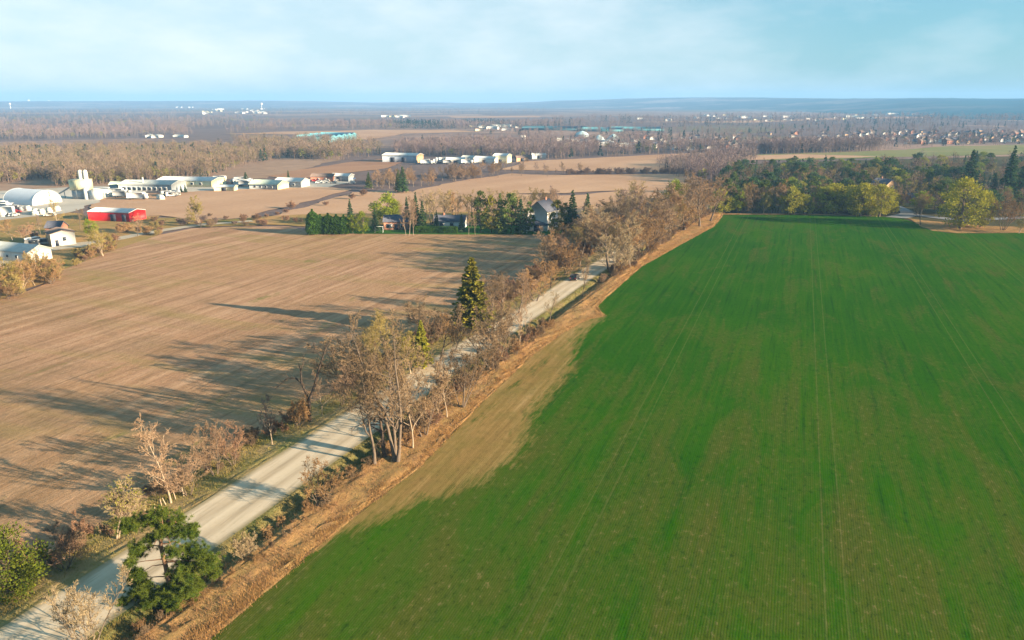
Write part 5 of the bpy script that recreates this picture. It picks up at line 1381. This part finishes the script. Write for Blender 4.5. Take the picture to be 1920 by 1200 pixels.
# ------------------------------------------------------------------ trees of the house row
YARD = [
 ('cedar0', 588, 438, 392, 'dark evergreen at the left end of the evergreen screen', 'evergreen_tree', HEDGE_G, 1.0),
 ('cedar1', 602, 437, 401, 'second evergreen from the left end of the screen', 'evergreen_tree', HEDGE_G, 1.2), ('cedar0', 617, 437, 399, 'third evergreen from the left end of the screen', 'evergreen_tree', HEDGE_G, 1.2),
 ('cedar1', 632, 437, 401, 'evergreen in the middle of the screen below the lone blue spruce', 'evergreen_tree', HEDGE_G, 1.25), ('cedar0', 646, 437, 402, 'evergreen of the screen next to the yellow green bush', 'evergreen_tree', HEDGE_G, 1.2),
 ('leafy1', 662, 437, 400, 'yellow green bush in the evergreen screen', 'leafy_tree', LF_LIME, .8), ('leafy0', 680, 437, 394, 'taller yellow green bush closing the evergreen screen', 'leafy_tree', LF_LIME, .8),
 ('spruce0', 658, 424, 372, 'lone blue green spruce sticking up behind the evergreen screen', 'spruce', ND_DARK, .9),
 ('spruce1', 704, 434, 390, 'dark spruce left of the brick house', 'spruce', ND_DARK, 1.0),
 ('leafy1', 722, 420, 360, 'bright yellow leafy tree above the brick house', 'leafy_tree', LF_LIME, 1.1), ('leafy0', 738, 418, 370, 'yellow green leafy tree right above the brick house roof', 'leafy_tree', LF_LIME, .9),
 ('slim0', 761, 440, 376, 'white stemmed bare tree in front of the brick house', 'bare_tree', TW_PINK, .7), ('slim2', 768, 440, 368, 'leaning pink bare tree in front of the brick house', 'bare_tree', TW_PINK, .7), ('slim3', 775, 440, 372, 'pale trunk bare tree at the left end of the clipped hedge', 'bare_tree', TW_PINK, .6),
 ('spruce2', 764, 428, 368, 'narrow dark spruce right of the brick house', 'spruce', ND_DARK, .7), ('spruce0', 781, 430, 360, 'tallest dark spruce above the clipped hedge', 'spruce', ND_DARK, .8), ('spruce1', 793, 432, 376, 'lower dark spruce over the left end of the clipped hedge', 'spruce', ND_DARK, .9),
 ('spruce2', 819, 428, 393, 'small blue spruce behind the middle of the clipped hedge', 'spruce', ND_DARK, .8),
 ('oak0', 808, 420, 366, 'tan bare tree behind the clipped hedge', 'bare_tree', TW_OLIVE, .9), ('oak1', 832, 418, 362, 'broad tan bare tree behind the pale grey house', 'bare_tree', TW_OLIVE, 1.0), ('oak3', 858, 418, 362, 'tan bare tree right of the pale grey house', 'bare_tree', TW_ORANGE, 1.0),
 ('slim1', 879, 440, 385, 'white birch trunk at the lawn edge, left one', 'bare_tree', TW_PINK, .5), ('slim0', 891, 440, 388, 'white birch trunk at the lawn edge, right one', 'bare_tree', TW_PINK, .5),
 ('spruce0', 866, 434, 400, 'squat dark spruce by the white birches', 'spruce', ND_DARK, 1.2),
 ('whitepine0', 902, 436, 356, 'tall rough conifer right of the birches', 'conifer', ND_MID, .8), ('whitepine1', 922, 436, 364, 'olive conifer second in the tall conifer row', 'conifer', ND_GOLD, .8), ('spruce2', 938, 436, 362, 'slender conifer third in the tall conifer row', 'spruce', ND_MID, .9),
 ('whitepine2', 958, 436, 360, 'broad conifer in the middle of the tall conifer row', 'conifer', ND_MID, .9), ('spruce1', 976, 437, 372, 'dark conifer of the row before the garage', 'spruce', ND_DARK, 1.1), ('whitepine0', 992, 436, 376, 'olive conifer nearest the garage', 'conifer', ND_MID, .7),
 ('whitepine1', 1042, 438, 372, 'tan and green conifer right of the tall pale house', 'conifer', ND_GOLD, .8), ('whitepine2', 1058, 438, 378, 'loose conifer at the lawn corner', 'conifer', ND_GOLD, .7),
 ('oak2', 1040, 412, 352, 'grey bare tree behind the tall pale house', 'bare_tree', TW_MAUVE, .9), ('oak0', 884, 412, 360, 'tan bare tree rising behind the birches', 'bare_tree', TW_OLIVE, 1.0), ('oak3', 930, 410, 358, 'tan bare tree rising behind the conifer row', 'bare_tree', TW_OLIVE, 1.0),
 # left works and farm
 ('budding1', 378, 424, 367, 'rounded yellow tan tree alone on the edge of the stubble field', 'bare_tree', [TW_OLIVE, LF_BUD], 1.15), ('shrub2', 396, 424, 408, 'dark shrub at the foot of the lone rounded tree', 'shrub', TW_BROWN, 1.3),
 ('shrub1', 456, 417, 398, 'round dark red bush beside the farm track', 'shrub', TW_RED, 1.0), ('oak2', 258, 441, 402, 'small bare tree standing alone by the farm track', 'bare_tree', TW_PINK, 1.0),
 ('budding0', 196, 478, 420, 'bright yellow willow bush at the corner of the stubble field', 'bare_tree', [TW_OLIVE, LF_WILLOW], 1.15), ('budding1', 214, 466, 430, 'smaller yellow willow bush beside the bright one', 'bare_tree', [TW_OLIVE, LF_WILLOW], 1.0), ('leafy1', 172, 444, 408, 'green evergreen bush behind the yellow willow bush', 'leafy_tree', LF_LIME, .9),
 ('oak0', 108, 432, 365, 'tan tall bare tree in front of the white hangar', 'bare_tree', TW_OLIVE, .6), ('slim2', 76, 438, 398, 'narrow mauve bare tree left of the slate roofed shed', 'bare_tree', TW_MAUVE, .7), ('oak1', 24, 450, 408, 'orange bare tree behind the white barn', 'bare_tree', TW_ORANGE, 1.1), ('multi0', 48, 452, 415, 'reddish bare tree behind the white barn', 'bare_tree', TW_RED, 1.2), ('oak3', 150, 428, 392, 'brown bare tree left of the red warehouse', 'bare_tree', TW_BROWN, 1.0), ('shrub0', 66, 448, 430, 'dark small bush beside the white barn', 'shrub', TW_MAUVE, 1.0),
 ('budding0', 12, 548, 482, 'golden willow thicket tree at the left edge of the stubble field', 'bare_tree', [TW_OLIVE, LF_WILLOW], 1.2), ('multi1', 40, 540, 484, 'orange thicket tree below the white barn', 'bare_tree', TW_ORANGE, 1.3), ('budding1', 66, 532, 482, 'golden thicket tree in front of the white barn gable', 'bare_tree', [TW_ORANGE, LF_WILLOW], 1.2), ('multi3', 90, 526, 488, 'mauve red thicket tree at the right end of the thicket', 'bare_tree', TW_RED, 1.1),
 ('slim1', 112, 522, 480, 'thin bare tree with a pale trunk ending the thicket', 'bare_tree', TW_BROWN, .8), ('multi0', -14, 560, 490, 'orange thicket tree cut by the left edge of the picture', 'bare_tree', TW_ORANGE, 1.3),
 ('spruce0', 348, 360, 345, 'lone dark spruce at the right end of the grey warehouse', 'spruce', ND_DARK, 1.3), ('spruce1', 340, 360, 347, 'smaller dark spruce at the right end of the grey warehouse', 'spruce', ND_DARK, 1.3),
 ('spruce2', 462, 346, 322, 'dark spruce above the crowded truck yard', 'spruce', ND_DARK, 1.5), ('spruce0', 541, 336, 318, 'dark columnar spruce behind the low barns', 'spruce', ND_DARK, .9),
 ('spruce1', 756, 360, 312, 'tall dark pine above the brown thicket behind the house row', 'spruce', ND_DARK, 1.2), ('spruce2', 748, 358, 318, 'dark pine left of the tallest one above the brown thicket', 'spruce', ND_MID, 1.2), ('spruce0', 692, 352, 322, 'dark green pine at the left end of the brown thicket', 'spruce', ND_MID, 1.4),
]
for k, px, py, top, lab, nm, cr_, wd in YARD:
    ptree(k, px, py, top, lab, nm, cat='shrub' if nm == 'shrub' else 'tree', group='trees around the houses and works', crown=cr_, wide=wd, bark=BARK_PALE if 'white' in lab or 'pale trunk' in lab else None)
for i in range(34):
    px = U(-25, 104); py = 562 - px * .33 + U(-34, 2)
    ptree(RND.choice(['multi0', 'multi1', 'multi2', 'budding0', 'shrub1']), px, py, py - U(24, 46), 'orange leafless bush packed in the thicket below the white barn', 'bare_tree', cat='bush', group='thicket below the white barn', crown=RND.choice([TW_ORANGE, TW_RED, [TW_ORANGE, LF_WILLOW], TW_OLIVE]), wide=1.2)
for px, py, w_ in [(548, 390, 24), (536, 398, 14), (660, 372, 18), (680, 366, 22), (520, 402, 12), (500, 406, 12), (610, 384, 14)]:
    ptree('shrub%d' % RND.randrange(4), px, py, py - w_ * .62, 'dark red brown bush on the strip between the two pale fields', 'shrub', cat='shrub', group='bushes between the pale fields', crown=TW_RED, wide=1.5)
for i in range(16):
    px = 798 + 262 * (i + U(-.3, .3)) / 16; py = U(408, 420)
    ptree('oak%d' % (i % 4), px, py, U(352, 368), 'tan leafless tree behind the row of houses', 'bare_tree', group='tan trees behind the houses', crown=RND.choice([TW_OLIVE, TW_PALE, TW_PINK]), wide=1.25)
for i in range(34):
    t = RND.random(); px = 120 + 180 * t + U(-8, 8); py = 505 - 70 * t ** .8 + U(-14, 6)
    if 225 < px and py > 440: py = 440 - U(0, 10)
    ptree('shrub%d' % (i % 4), px, py, py - U(8, 18), 'orange brown bush on the rough margin around the farm sheds', 'shrub', cat='shrub', group='bushes around the farm sheds', crown=RND.choice([TW_ORANGE, TW_RED, TW_OLIVE]), wide=1.4)
for i in range(26):
    px, py = U(280, 570), U(404, 418) if i % 2 else U(412, 422)
    ptree('shrub%d' % (i % 4), px, py, py - U(6, 12), 'low brown bush in the rough strip behind the stubble field', 'shrub', cat='shrub', group='bushes behind the stubble field', crown=RND.choice([TW_BROWN, TW_RED, TW_MAUVE]), wide=1.6)
for i in range(24):
    px = 1065 + 275 * (i + U(-.4, .4)) / 24; py = 327 - (px - 1060) * .012
    ptree('shrub%d' % (i % 4), px, py, py - U(8, 15), 'dark bush in the long hedge line between two tan fields', 'shrub', cat='shrub', group='bushes of the long dark hedge line', crown=[TW_MAUVE, LF_BUD], wide=1.7)
for i in range(30):
    px = 960 + 130 * RND.random(); py = U(322, 330)
    if i < 14: ptree('oak%d' % (i % 4), px, py, py - U(12, 22), 'thin bare tree at the left end of the long hedge line', 'bare_tree', group='bare trees left of the long hedge line', crown=RND.choice([TW_MAUVE, TW_BROWN]))
# brown thicket behind the house row
for i in range(64):
    t = RND.random(); px = 690 + 260 * t; py = 356 - 30 * t + U(-9, 4)
    ptree('%s%d' % (RND.choice(['oak', 'multi', 'slim']), i % 4), px, py, py - U(22, 36) * (1 - .35 * t), 'leafless tree in the brown thicket between works and tan field', 'bare_tree', group='trees of the brown thicket', crown=RND.choice([TW_PINK, TW_BROWN, TW_ORANGE, TW_MAUVE]), wide=1.2)

# ------------------------------------------------------------------ mixed wood beyond the green field, every tree its own
ptree('willow0', 1800, 427, 334, 'biggest yellow green willow with a wide dome crown at the field corner', 'willow_tree', group='trees of the wood beyond the green field', wide=1.0)
ptree('willow1', 1838, 424, 356, 'smaller yellow willow touching the right side of the biggest one', 'willow_tree', group='trees of the wood beyond the green field', wide=.8)
ptree('willow2', 1648, 405, 344, 'yellow willow leaning over the lane mouth', 'willow_tree', group='trees of the wood beyond the green field', wide=.95)
ptree('willow1', 1612, 404, 342, 'wide yellow willow left of the lane mouth', 'willow_tree', group='trees of the wood beyond the green field', wide=1.0)
ptree('multi2', 1880, 430, 360, 'orange brown bare tree right of the biggest willow', 'bare_tree', group='trees of the wood beyond the green field', crown=TW_ORANGE, wide=1.2)
ptree('budding0', 1908, 436, 402, 'low yellow budding bush at the right edge of the scene', 'bare_tree', group='trees of the wood beyond the green field', crown=[TW_OLIVE, LF_WILLOW], wide=1.6)
ptree('oak1', 1726, 420, 372, 'grey brown bare tree just right of the lane', 'bare_tree', group='trees of the wood beyond the green field', crown=TW_BROWN, wide=1.0)
ptree('spruce0', 1886, 372, 275, 'tallest dark spruce standing above the right of the wood', 'spruce', group='trees of the wood beyond the green field', wide=.9)
ptree('spruce2', 1914, 372, 282, 'tall dark spruce at the right edge of the wood', 'spruce', group='trees of the wood beyond the green field', wide=.9)
ptree('spruce1', 1812, 366, 282, 'tall ragged spruce left of the tallest one', 'spruce', group='trees of the wood beyond the green field', wide=1.1)
WG = 'trees of the wood beyond the green field'
for i in range(34):
    px = 1352 + 330 * (i + U(-.3, .3)) / 34; py = U(392, 401)
    k = RND.choice(['leafy', 'leafy', 'willow', 'willow', 'budding', 'multi', 'oak'])
    ky = k + str(i % {'budding': 2, 'multi': 4, 'leafy': 2, 'oak': 4, 'willow': 3}[k])
    c = {'leafy': RND.choice([LF_LIME, LF_BUD, ND_MID]), 'willow': RND.choice([LF_WILLOW, LF_BUD]), 'budding': [TW_OLIVE, LF_BUD], 'multi': [TW_BROWN, LF_BUD], 'oak': [TW_ORANGE, LF_BUD]}[k]
    ptree(ky, px, py, py - U(36, 56), {'budding': 'yellow budding tree on the front edge of the wood left of the lane', 'multi': 'brown many-stemmed tree on the front edge of the wood left of the lane', 'leafy': 'rounded green leafing tree on the front edge of the wood left of the lane', 'oak': 'orange brown bare tree on the front edge of the wood left of the lane', 'willow': 'yellow green dome-crowned tree on the front edge of the wood left of the lane'}[k],
          {'leafy': 'leafy_tree', 'willow': 'willow_tree'}.get(k, 'bare_tree'), group=WG, crown=c, wide=U(.95, 1.25))
for i in range(240):
    px = 1345 + 600 * RND.random(); t = RND.random()
    front = 392 if px < 1690 else 408
    back = 322 - 18 * (px - 1345) / 600
    py = back + (front - back) * t
    if 1668 < px < 1716 and py > 378: continue
    if 1632 < px < 1678 and 358 < py < 392: py -= 36
    side = 'left of the lane' if px < 1690 else 'right of the lane'
    q = RND.random()
    if q < .40:
        k = RND.choice(['spruce1', 'whitepine0', 'whitepine1', 'whitepine2', 'leafy0', 'leafy1'])
        ptree(k, px, py, py - U(34, 50) * (.62 + .5 * t), 'dark evergreen inside the wood ' + side, 'spruce' if k[0] == 's' else 'evergreen_tree', group=WG, wide=U(1.0, 1.4), crown=(ND_DARK if k[0] == 'l' else None))
    elif q < .62:
        ptree('oak%d' % (i % 4), px, py, py - U(30, 44) * (.62 + .5 * t), 'leafless brown tree inside the wood ' + side, 'bare_tree', group=WG, crown=RND.choice([TW_BROWN, TW_MAUVE, TW_ORANGE, TW_PINK]), wide=1.2)
    elif q < .82:
        ptree('leafy%d' % (i % 2), px, py, py - U(28, 40) * (.62 + .5 * t), 'rounded green leafing tree inside the wood ' + side, 'leafy_tree', group=WG, wide=1.3, crown=RND.choice([LF_LIME, ND_MID, LF_BUD]))
    else:
        ptree('budding%d' % (i % 2), px, py, py - U(28, 40) * (.62 + .5 * t), 'yellow budding tree inside the wood ' + side, 'bare_tree', group=WG, crown=[TW_OLIVE, LF_BUD], wide=1.1)

# ------------------------------------------------------------------ far woods that read as masses
def low_bare(seed, H=14, nb=9, nt=130, w=.17):
    rng = np.random.default_rng(seed); m_ = MB()
    m_.tube([(0, 0, -.5), (rng.normal() * .2, rng.normal() * .2, H * .5), (rng.normal() * .4, rng.normal() * .4, H * .95)], [.24, .16, .05], 4, m=0, cap=False)
    D = rng.normal(size=(nb, 3)); D[:, 2] = np.abs(D[:, 2]) + .8
    z = rng.uniform(.3, .75, nb) * H
    m_.blades(np.stack([z * 0, z * 0, z], 1), D, rng.uniform(.25, .42, nb) * H, np.full(nb, .22), rng, 0)
    v = rng.normal(size=(nt, 3)); v /= np.linalg.norm(v, axis=1)[:, None]; v *= rng.random((nt, 1)) ** .4
    P = v * np.array([.24, .24, .36]) * H + np.array([0, 0, .62 * H])
    D = v * .9 + np.array([0, 0, .4]) + rng.normal(size=(nt, 3)) * .35
    m_.blades(P, D, rng.uniform(1.2, 3.0, nt), np.full(nt, w), rng, 1)
    return m_.arrays()
def low_conifer(seed, H=13, n=90):
    rng = np.random.default_rng(seed); m_ = MB()
    w = rng.random(n) ** 1.3; a = rng.uniform(0, 6.28, n)
    q = (1 - w) * H * .2 * rng.uniform(.5, 1.1, n)
    P = np.stack([np.cos(a) * q, np.sin(a) * q, H * (.08 + .9 * w)], 1)
    m_.leaves(P, H * .12 * rng.uniform(.7, 1.3, n), rng, 2, D=np.stack([np.cos(a), np.sin(a), np.full(n, .1)], 1))
    return m_.arrays()
def low_leafy(seed, H=11, n=80):
    rng = np.random.default_rng(seed); m_ = MB()
    m_.tube([(0, 0, -.5), (0, 0, H * .7)], [.2, .08], 4, m=0, cap=False)
    v = rng.normal(size=(n, 3)); v /= np.linalg.norm(v, axis=1)[:, None]; v *= rng.random((n, 1)) ** .35 * rng.uniform(.7, 1.1, (n, 1))
    P = v * np.array([.3, .3, .36]) * H + np.array([0, 0, .58 * H])
    m_.leaves(P, H * .10 * rng.uniform(.7, 1.3, n), rng, 3, D=v + np.array([0, 0, .3]))
    return m_.arrays()
LB = [low_bare(200 + i) for i in range(6)]
LBF = [low_bare(230 + i, 14, 5, 34, .5) for i in range(5)]
LC = [low_conifer(210 + i) for i in range(3)]
LCF = [low_conifer(240 + i, 13, 40) for i in range(3)]
LL = [low_leafy(220 + i) for i in range(3)]
def wood(name, label, poly, n, mixw, mats, sc=(.8, 1.25), far=False, gap=0.0, conif_noise=True):
    rng = np.random.default_rng(abs(hash(label)) % 9973 if False else sum(map(ord, label)))
    W_ = [gp(*q) for q in poly]
    xs = [q[0] for q in poly]; ys = [q[1] for q in poly]
    Vs, Ts, Qs, Tm, Qm = [], [], [], [], []; off = 0; k = 0; tries = 0
    ph = rng.uniform(0, 6, 4)
    while k < n and tries < n * 40:
        tries += 1
        p = (rng.uniform(min(xs), max(xs)), rng.uniform(min(ys), max(ys)))
        if not in_poly(p, poly): continue
        x, y = gp(*p)
        patch = math.sin(x * .013 + ph[0]) * math.sin(y * .009 + ph[1]) + math.sin(x * .031 + y * .022 + ph[2]) * .6
        if gap and patch < -1 + gap: continue
        q = rng.random(); cfrac = mixw[1] * (2.2 if patch > .35 else .35) if conif_noise else mixw[1]
        if q < cfrac: A = (LCF if far else LC)[rng.integers(3)]
        elif q < cfrac + mixw[2]: A = LL[rng.integers(3)]
        else: A = (LBF[rng.integers(5)] if far else LB[rng.integers(6)])
        V, T, Q, tm, qm = A
        s = rng.uniform(*sc); a = rng.uniform(0, 6.28); ca, sa = math.cos(a) * s, math.sin(a) * s
        wd = rng.uniform(.9, 1.3)
        Vn = np.stack([(V[:, 0] * ca - V[:, 1] * sa) * wd + x, (V[:, 0] * sa + V[:, 1] * ca) * wd + y, V[:, 2] * s], 1)
        Vs.append(Vn); Ts.append(T + off); Qs.append(Q + off); Tm.append(np.where(tm == 1, 1 + 3 * (rng.random() < .4), tm)); Qm.append(qm); off += len(V); k += 1
    m_ = MB(); m_.v = Vs; m_.t = Ts; m_.q = Qs; m_.tm = Tm; m_.qm = Qm
    tag(obj(name, m_.mesh(name, mats)), label, 'wood', kind='stuff')
FW_TR = m_plain('far_trunks', (0.20, 0.145, 0.115), (0.14, 0.105, 0.085), .05, spec=False)
FW_A = m_leaf('far_twigs', (0.175, 0.12, 0.085), (0.22, 0.155, 0.11), .006, 0, 0)
FW_B = m_leaf('far_twigs_olive', (0.165, 0.14, 0.06), (0.14, 0.105, 0.07), .006, 0, 0)
FW_C = m_leaf('far_needles', (0.018, 0.04, 0.024), (0.03, 0.055, 0.03), .01, .1, 0)
FW_L = m_leaf('far_leaves', (0.15, 0.16, 0.035), (0.22, 0.20, 0.05), .01, .2, 0)
FW_M = m_leaf('far_twigs_haze_mauve', (0.165, 0.118, 0.125), (0.205, 0.15, 0.15), .006, 0, 0)  # mauve of distant haze put into the twig colour, here and below
FW_M2 = m_leaf('far_twigs_haze_grey', (0.21, 0.155, 0.14), (0.15, 0.115, 0.11), .006, 0, 0)
FW_P = m_leaf('far_pines_blue', (0.014, 0.036, 0.032), (0.022, 0.048, 0.04), .01, .1, 0)
MA = [FW_TR, FW_A, FW_C, FW_L, FW_B]; MM = [FW_TR, FW_M, FW_P, FW_L, FW_M2]
wood('woodland', 'leafless brown and olive woodland behind the works yard', [(-60, 350), (-60, 290), (60, 285), (250, 281), (420, 279), (640, 284), (640, 296), (560, 312), (500, 326), (420, 331), (330, 336), (240, 343), (120, 349)], 4800, (.9, .07, .16), MA, (.35, .85), gap=.3)
wood('woodland', 'thin brown woodland on the near side of the turquoise greenhouse', [(430, 270), (560, 266), (700, 272), (720, 290), (640, 300), (560, 300), (480, 288)], 420, (.9, .03, .08), MA, (.6, 1.0))
wood('woodland', 'mauve leafless forest belt across the left of the plain', [(-80, 262), (-80, 222), (200, 220), (480, 219), (520, 230), (860, 229), (900, 243), (640, 243), (480, 246), (250, 257), (100, 261)], 3000, (.95, .05, .03), MM, (.45, .95), True, gap=.4)
wood('woodland', 'dark blue green pine belt in the middle distance', [(600, 238), (780, 233), (960, 232), (1060, 236), (1040, 241), (900, 242), (760, 242)], 700, (.2, .5, .0), MM, (.8, 1.1), True)
wood('woodland', 'mauve hazy forest strips near the left horizon', [(-80, 221), (-80, 203), (300, 202), (700, 203), (1050, 204), (1000, 214), (700, 217), (480, 218)], 1200, (.95, .05, .02), MM, (.6, 1.1), True, gap=.5)
wood('woodland', 'mauve leafless trees right of the warehouse on the plain', [(730, 292), (740, 276), (900, 270), (1000, 275), (1180, 284), (1340, 276), (1360, 287), (1230, 289), (1100, 295), (985, 300), (960, 296)], 900, (.9, .06, .06), MM, (.6, 1.0))
wood('woodland', 'grey brown trees between the tan fields and the mixed wood', [(1230, 318), (1340, 292), (1400, 288), (1420, 305), (1370, 330), (1340, 345), (1290, 340)], 300, (.95, .04, .02), MM, (.5, .9))
wood('woodland', 'mauve leafless trees of the distant town', [(1150, 272), (1200, 244), (1400, 238), (1650, 236), (1960, 232), (1960, 270), (1780, 274), (1660, 281), (1440, 290), (1340, 280)], 1250, (.75, .2, .02), MM, (.45, .85), gap=.35)
wood('woodland', 'bare thicket along the near side of the distant town', [(1400, 289), (1440, 280), (1600, 278), (1660, 279), (1650, 283), (1500, 289)], 380, (.95, .03, .0), MM, (.7, 1.1))
wood('woodland', 'hazy trees on the plain under the blue hills', [(1000, 236), (1040, 226), (1200, 222), (1500, 216), (1960, 220), (1960, 232), (1640, 235), (1380, 238), (1200, 242)], 1100, (.8, .2, .0), MM, (.9, 1.3), True, gap=.7)
wood('woodland', 'scattered mauve trees around the storage domes', [(880, 270), (900, 250), (1000, 246), (1200, 246), (1200, 270), (1000, 276)], 330, (.85, .12, .02), MM, (.45, .8), gap=.8)
wood('woodland', 'dark green undergrowth trees filling the wood beyond the green field', [(1355, 398), (1345, 330), (1500, 312), (1900, 300), (1960, 300), (1960, 405), (1850, 405), (1720, 396), (1680, 376), (1640, 392)], 420, (.3, .5, .1), [BARK_DARK, TW_BROWN, ND_DARK, LF_LIME, TW_MAUVE], (.45, .75))

# ------------------------------------------------------------------ haze
hm = bpy.data.materials.new('haze'); hm.use_nodes = True
t = hm.node_tree; t.nodes.clear()
ho = t.nodes.new('ShaderNodeOutputMaterial'); hv = t.nodes.new('ShaderNodeVolumePrincipled')
hv.inputs['Color'].default_value = (0.27, 0.54, 0.95, 1)
hv.inputs['Density'].default_value = 0.00016
hv.inputs['Anisotropy'].default_value = 0.0
t.links.new(hv.outputs[0], ho.inputs['Volume'])
hb = MB(); hb.box(-9800, 9800, -9800, 9800, -5, 140)
tag(obj('haze', hb.mesh('haze', [hm])), 'thin pale blue haze over the whole plain', 'haze', kind='stuff')
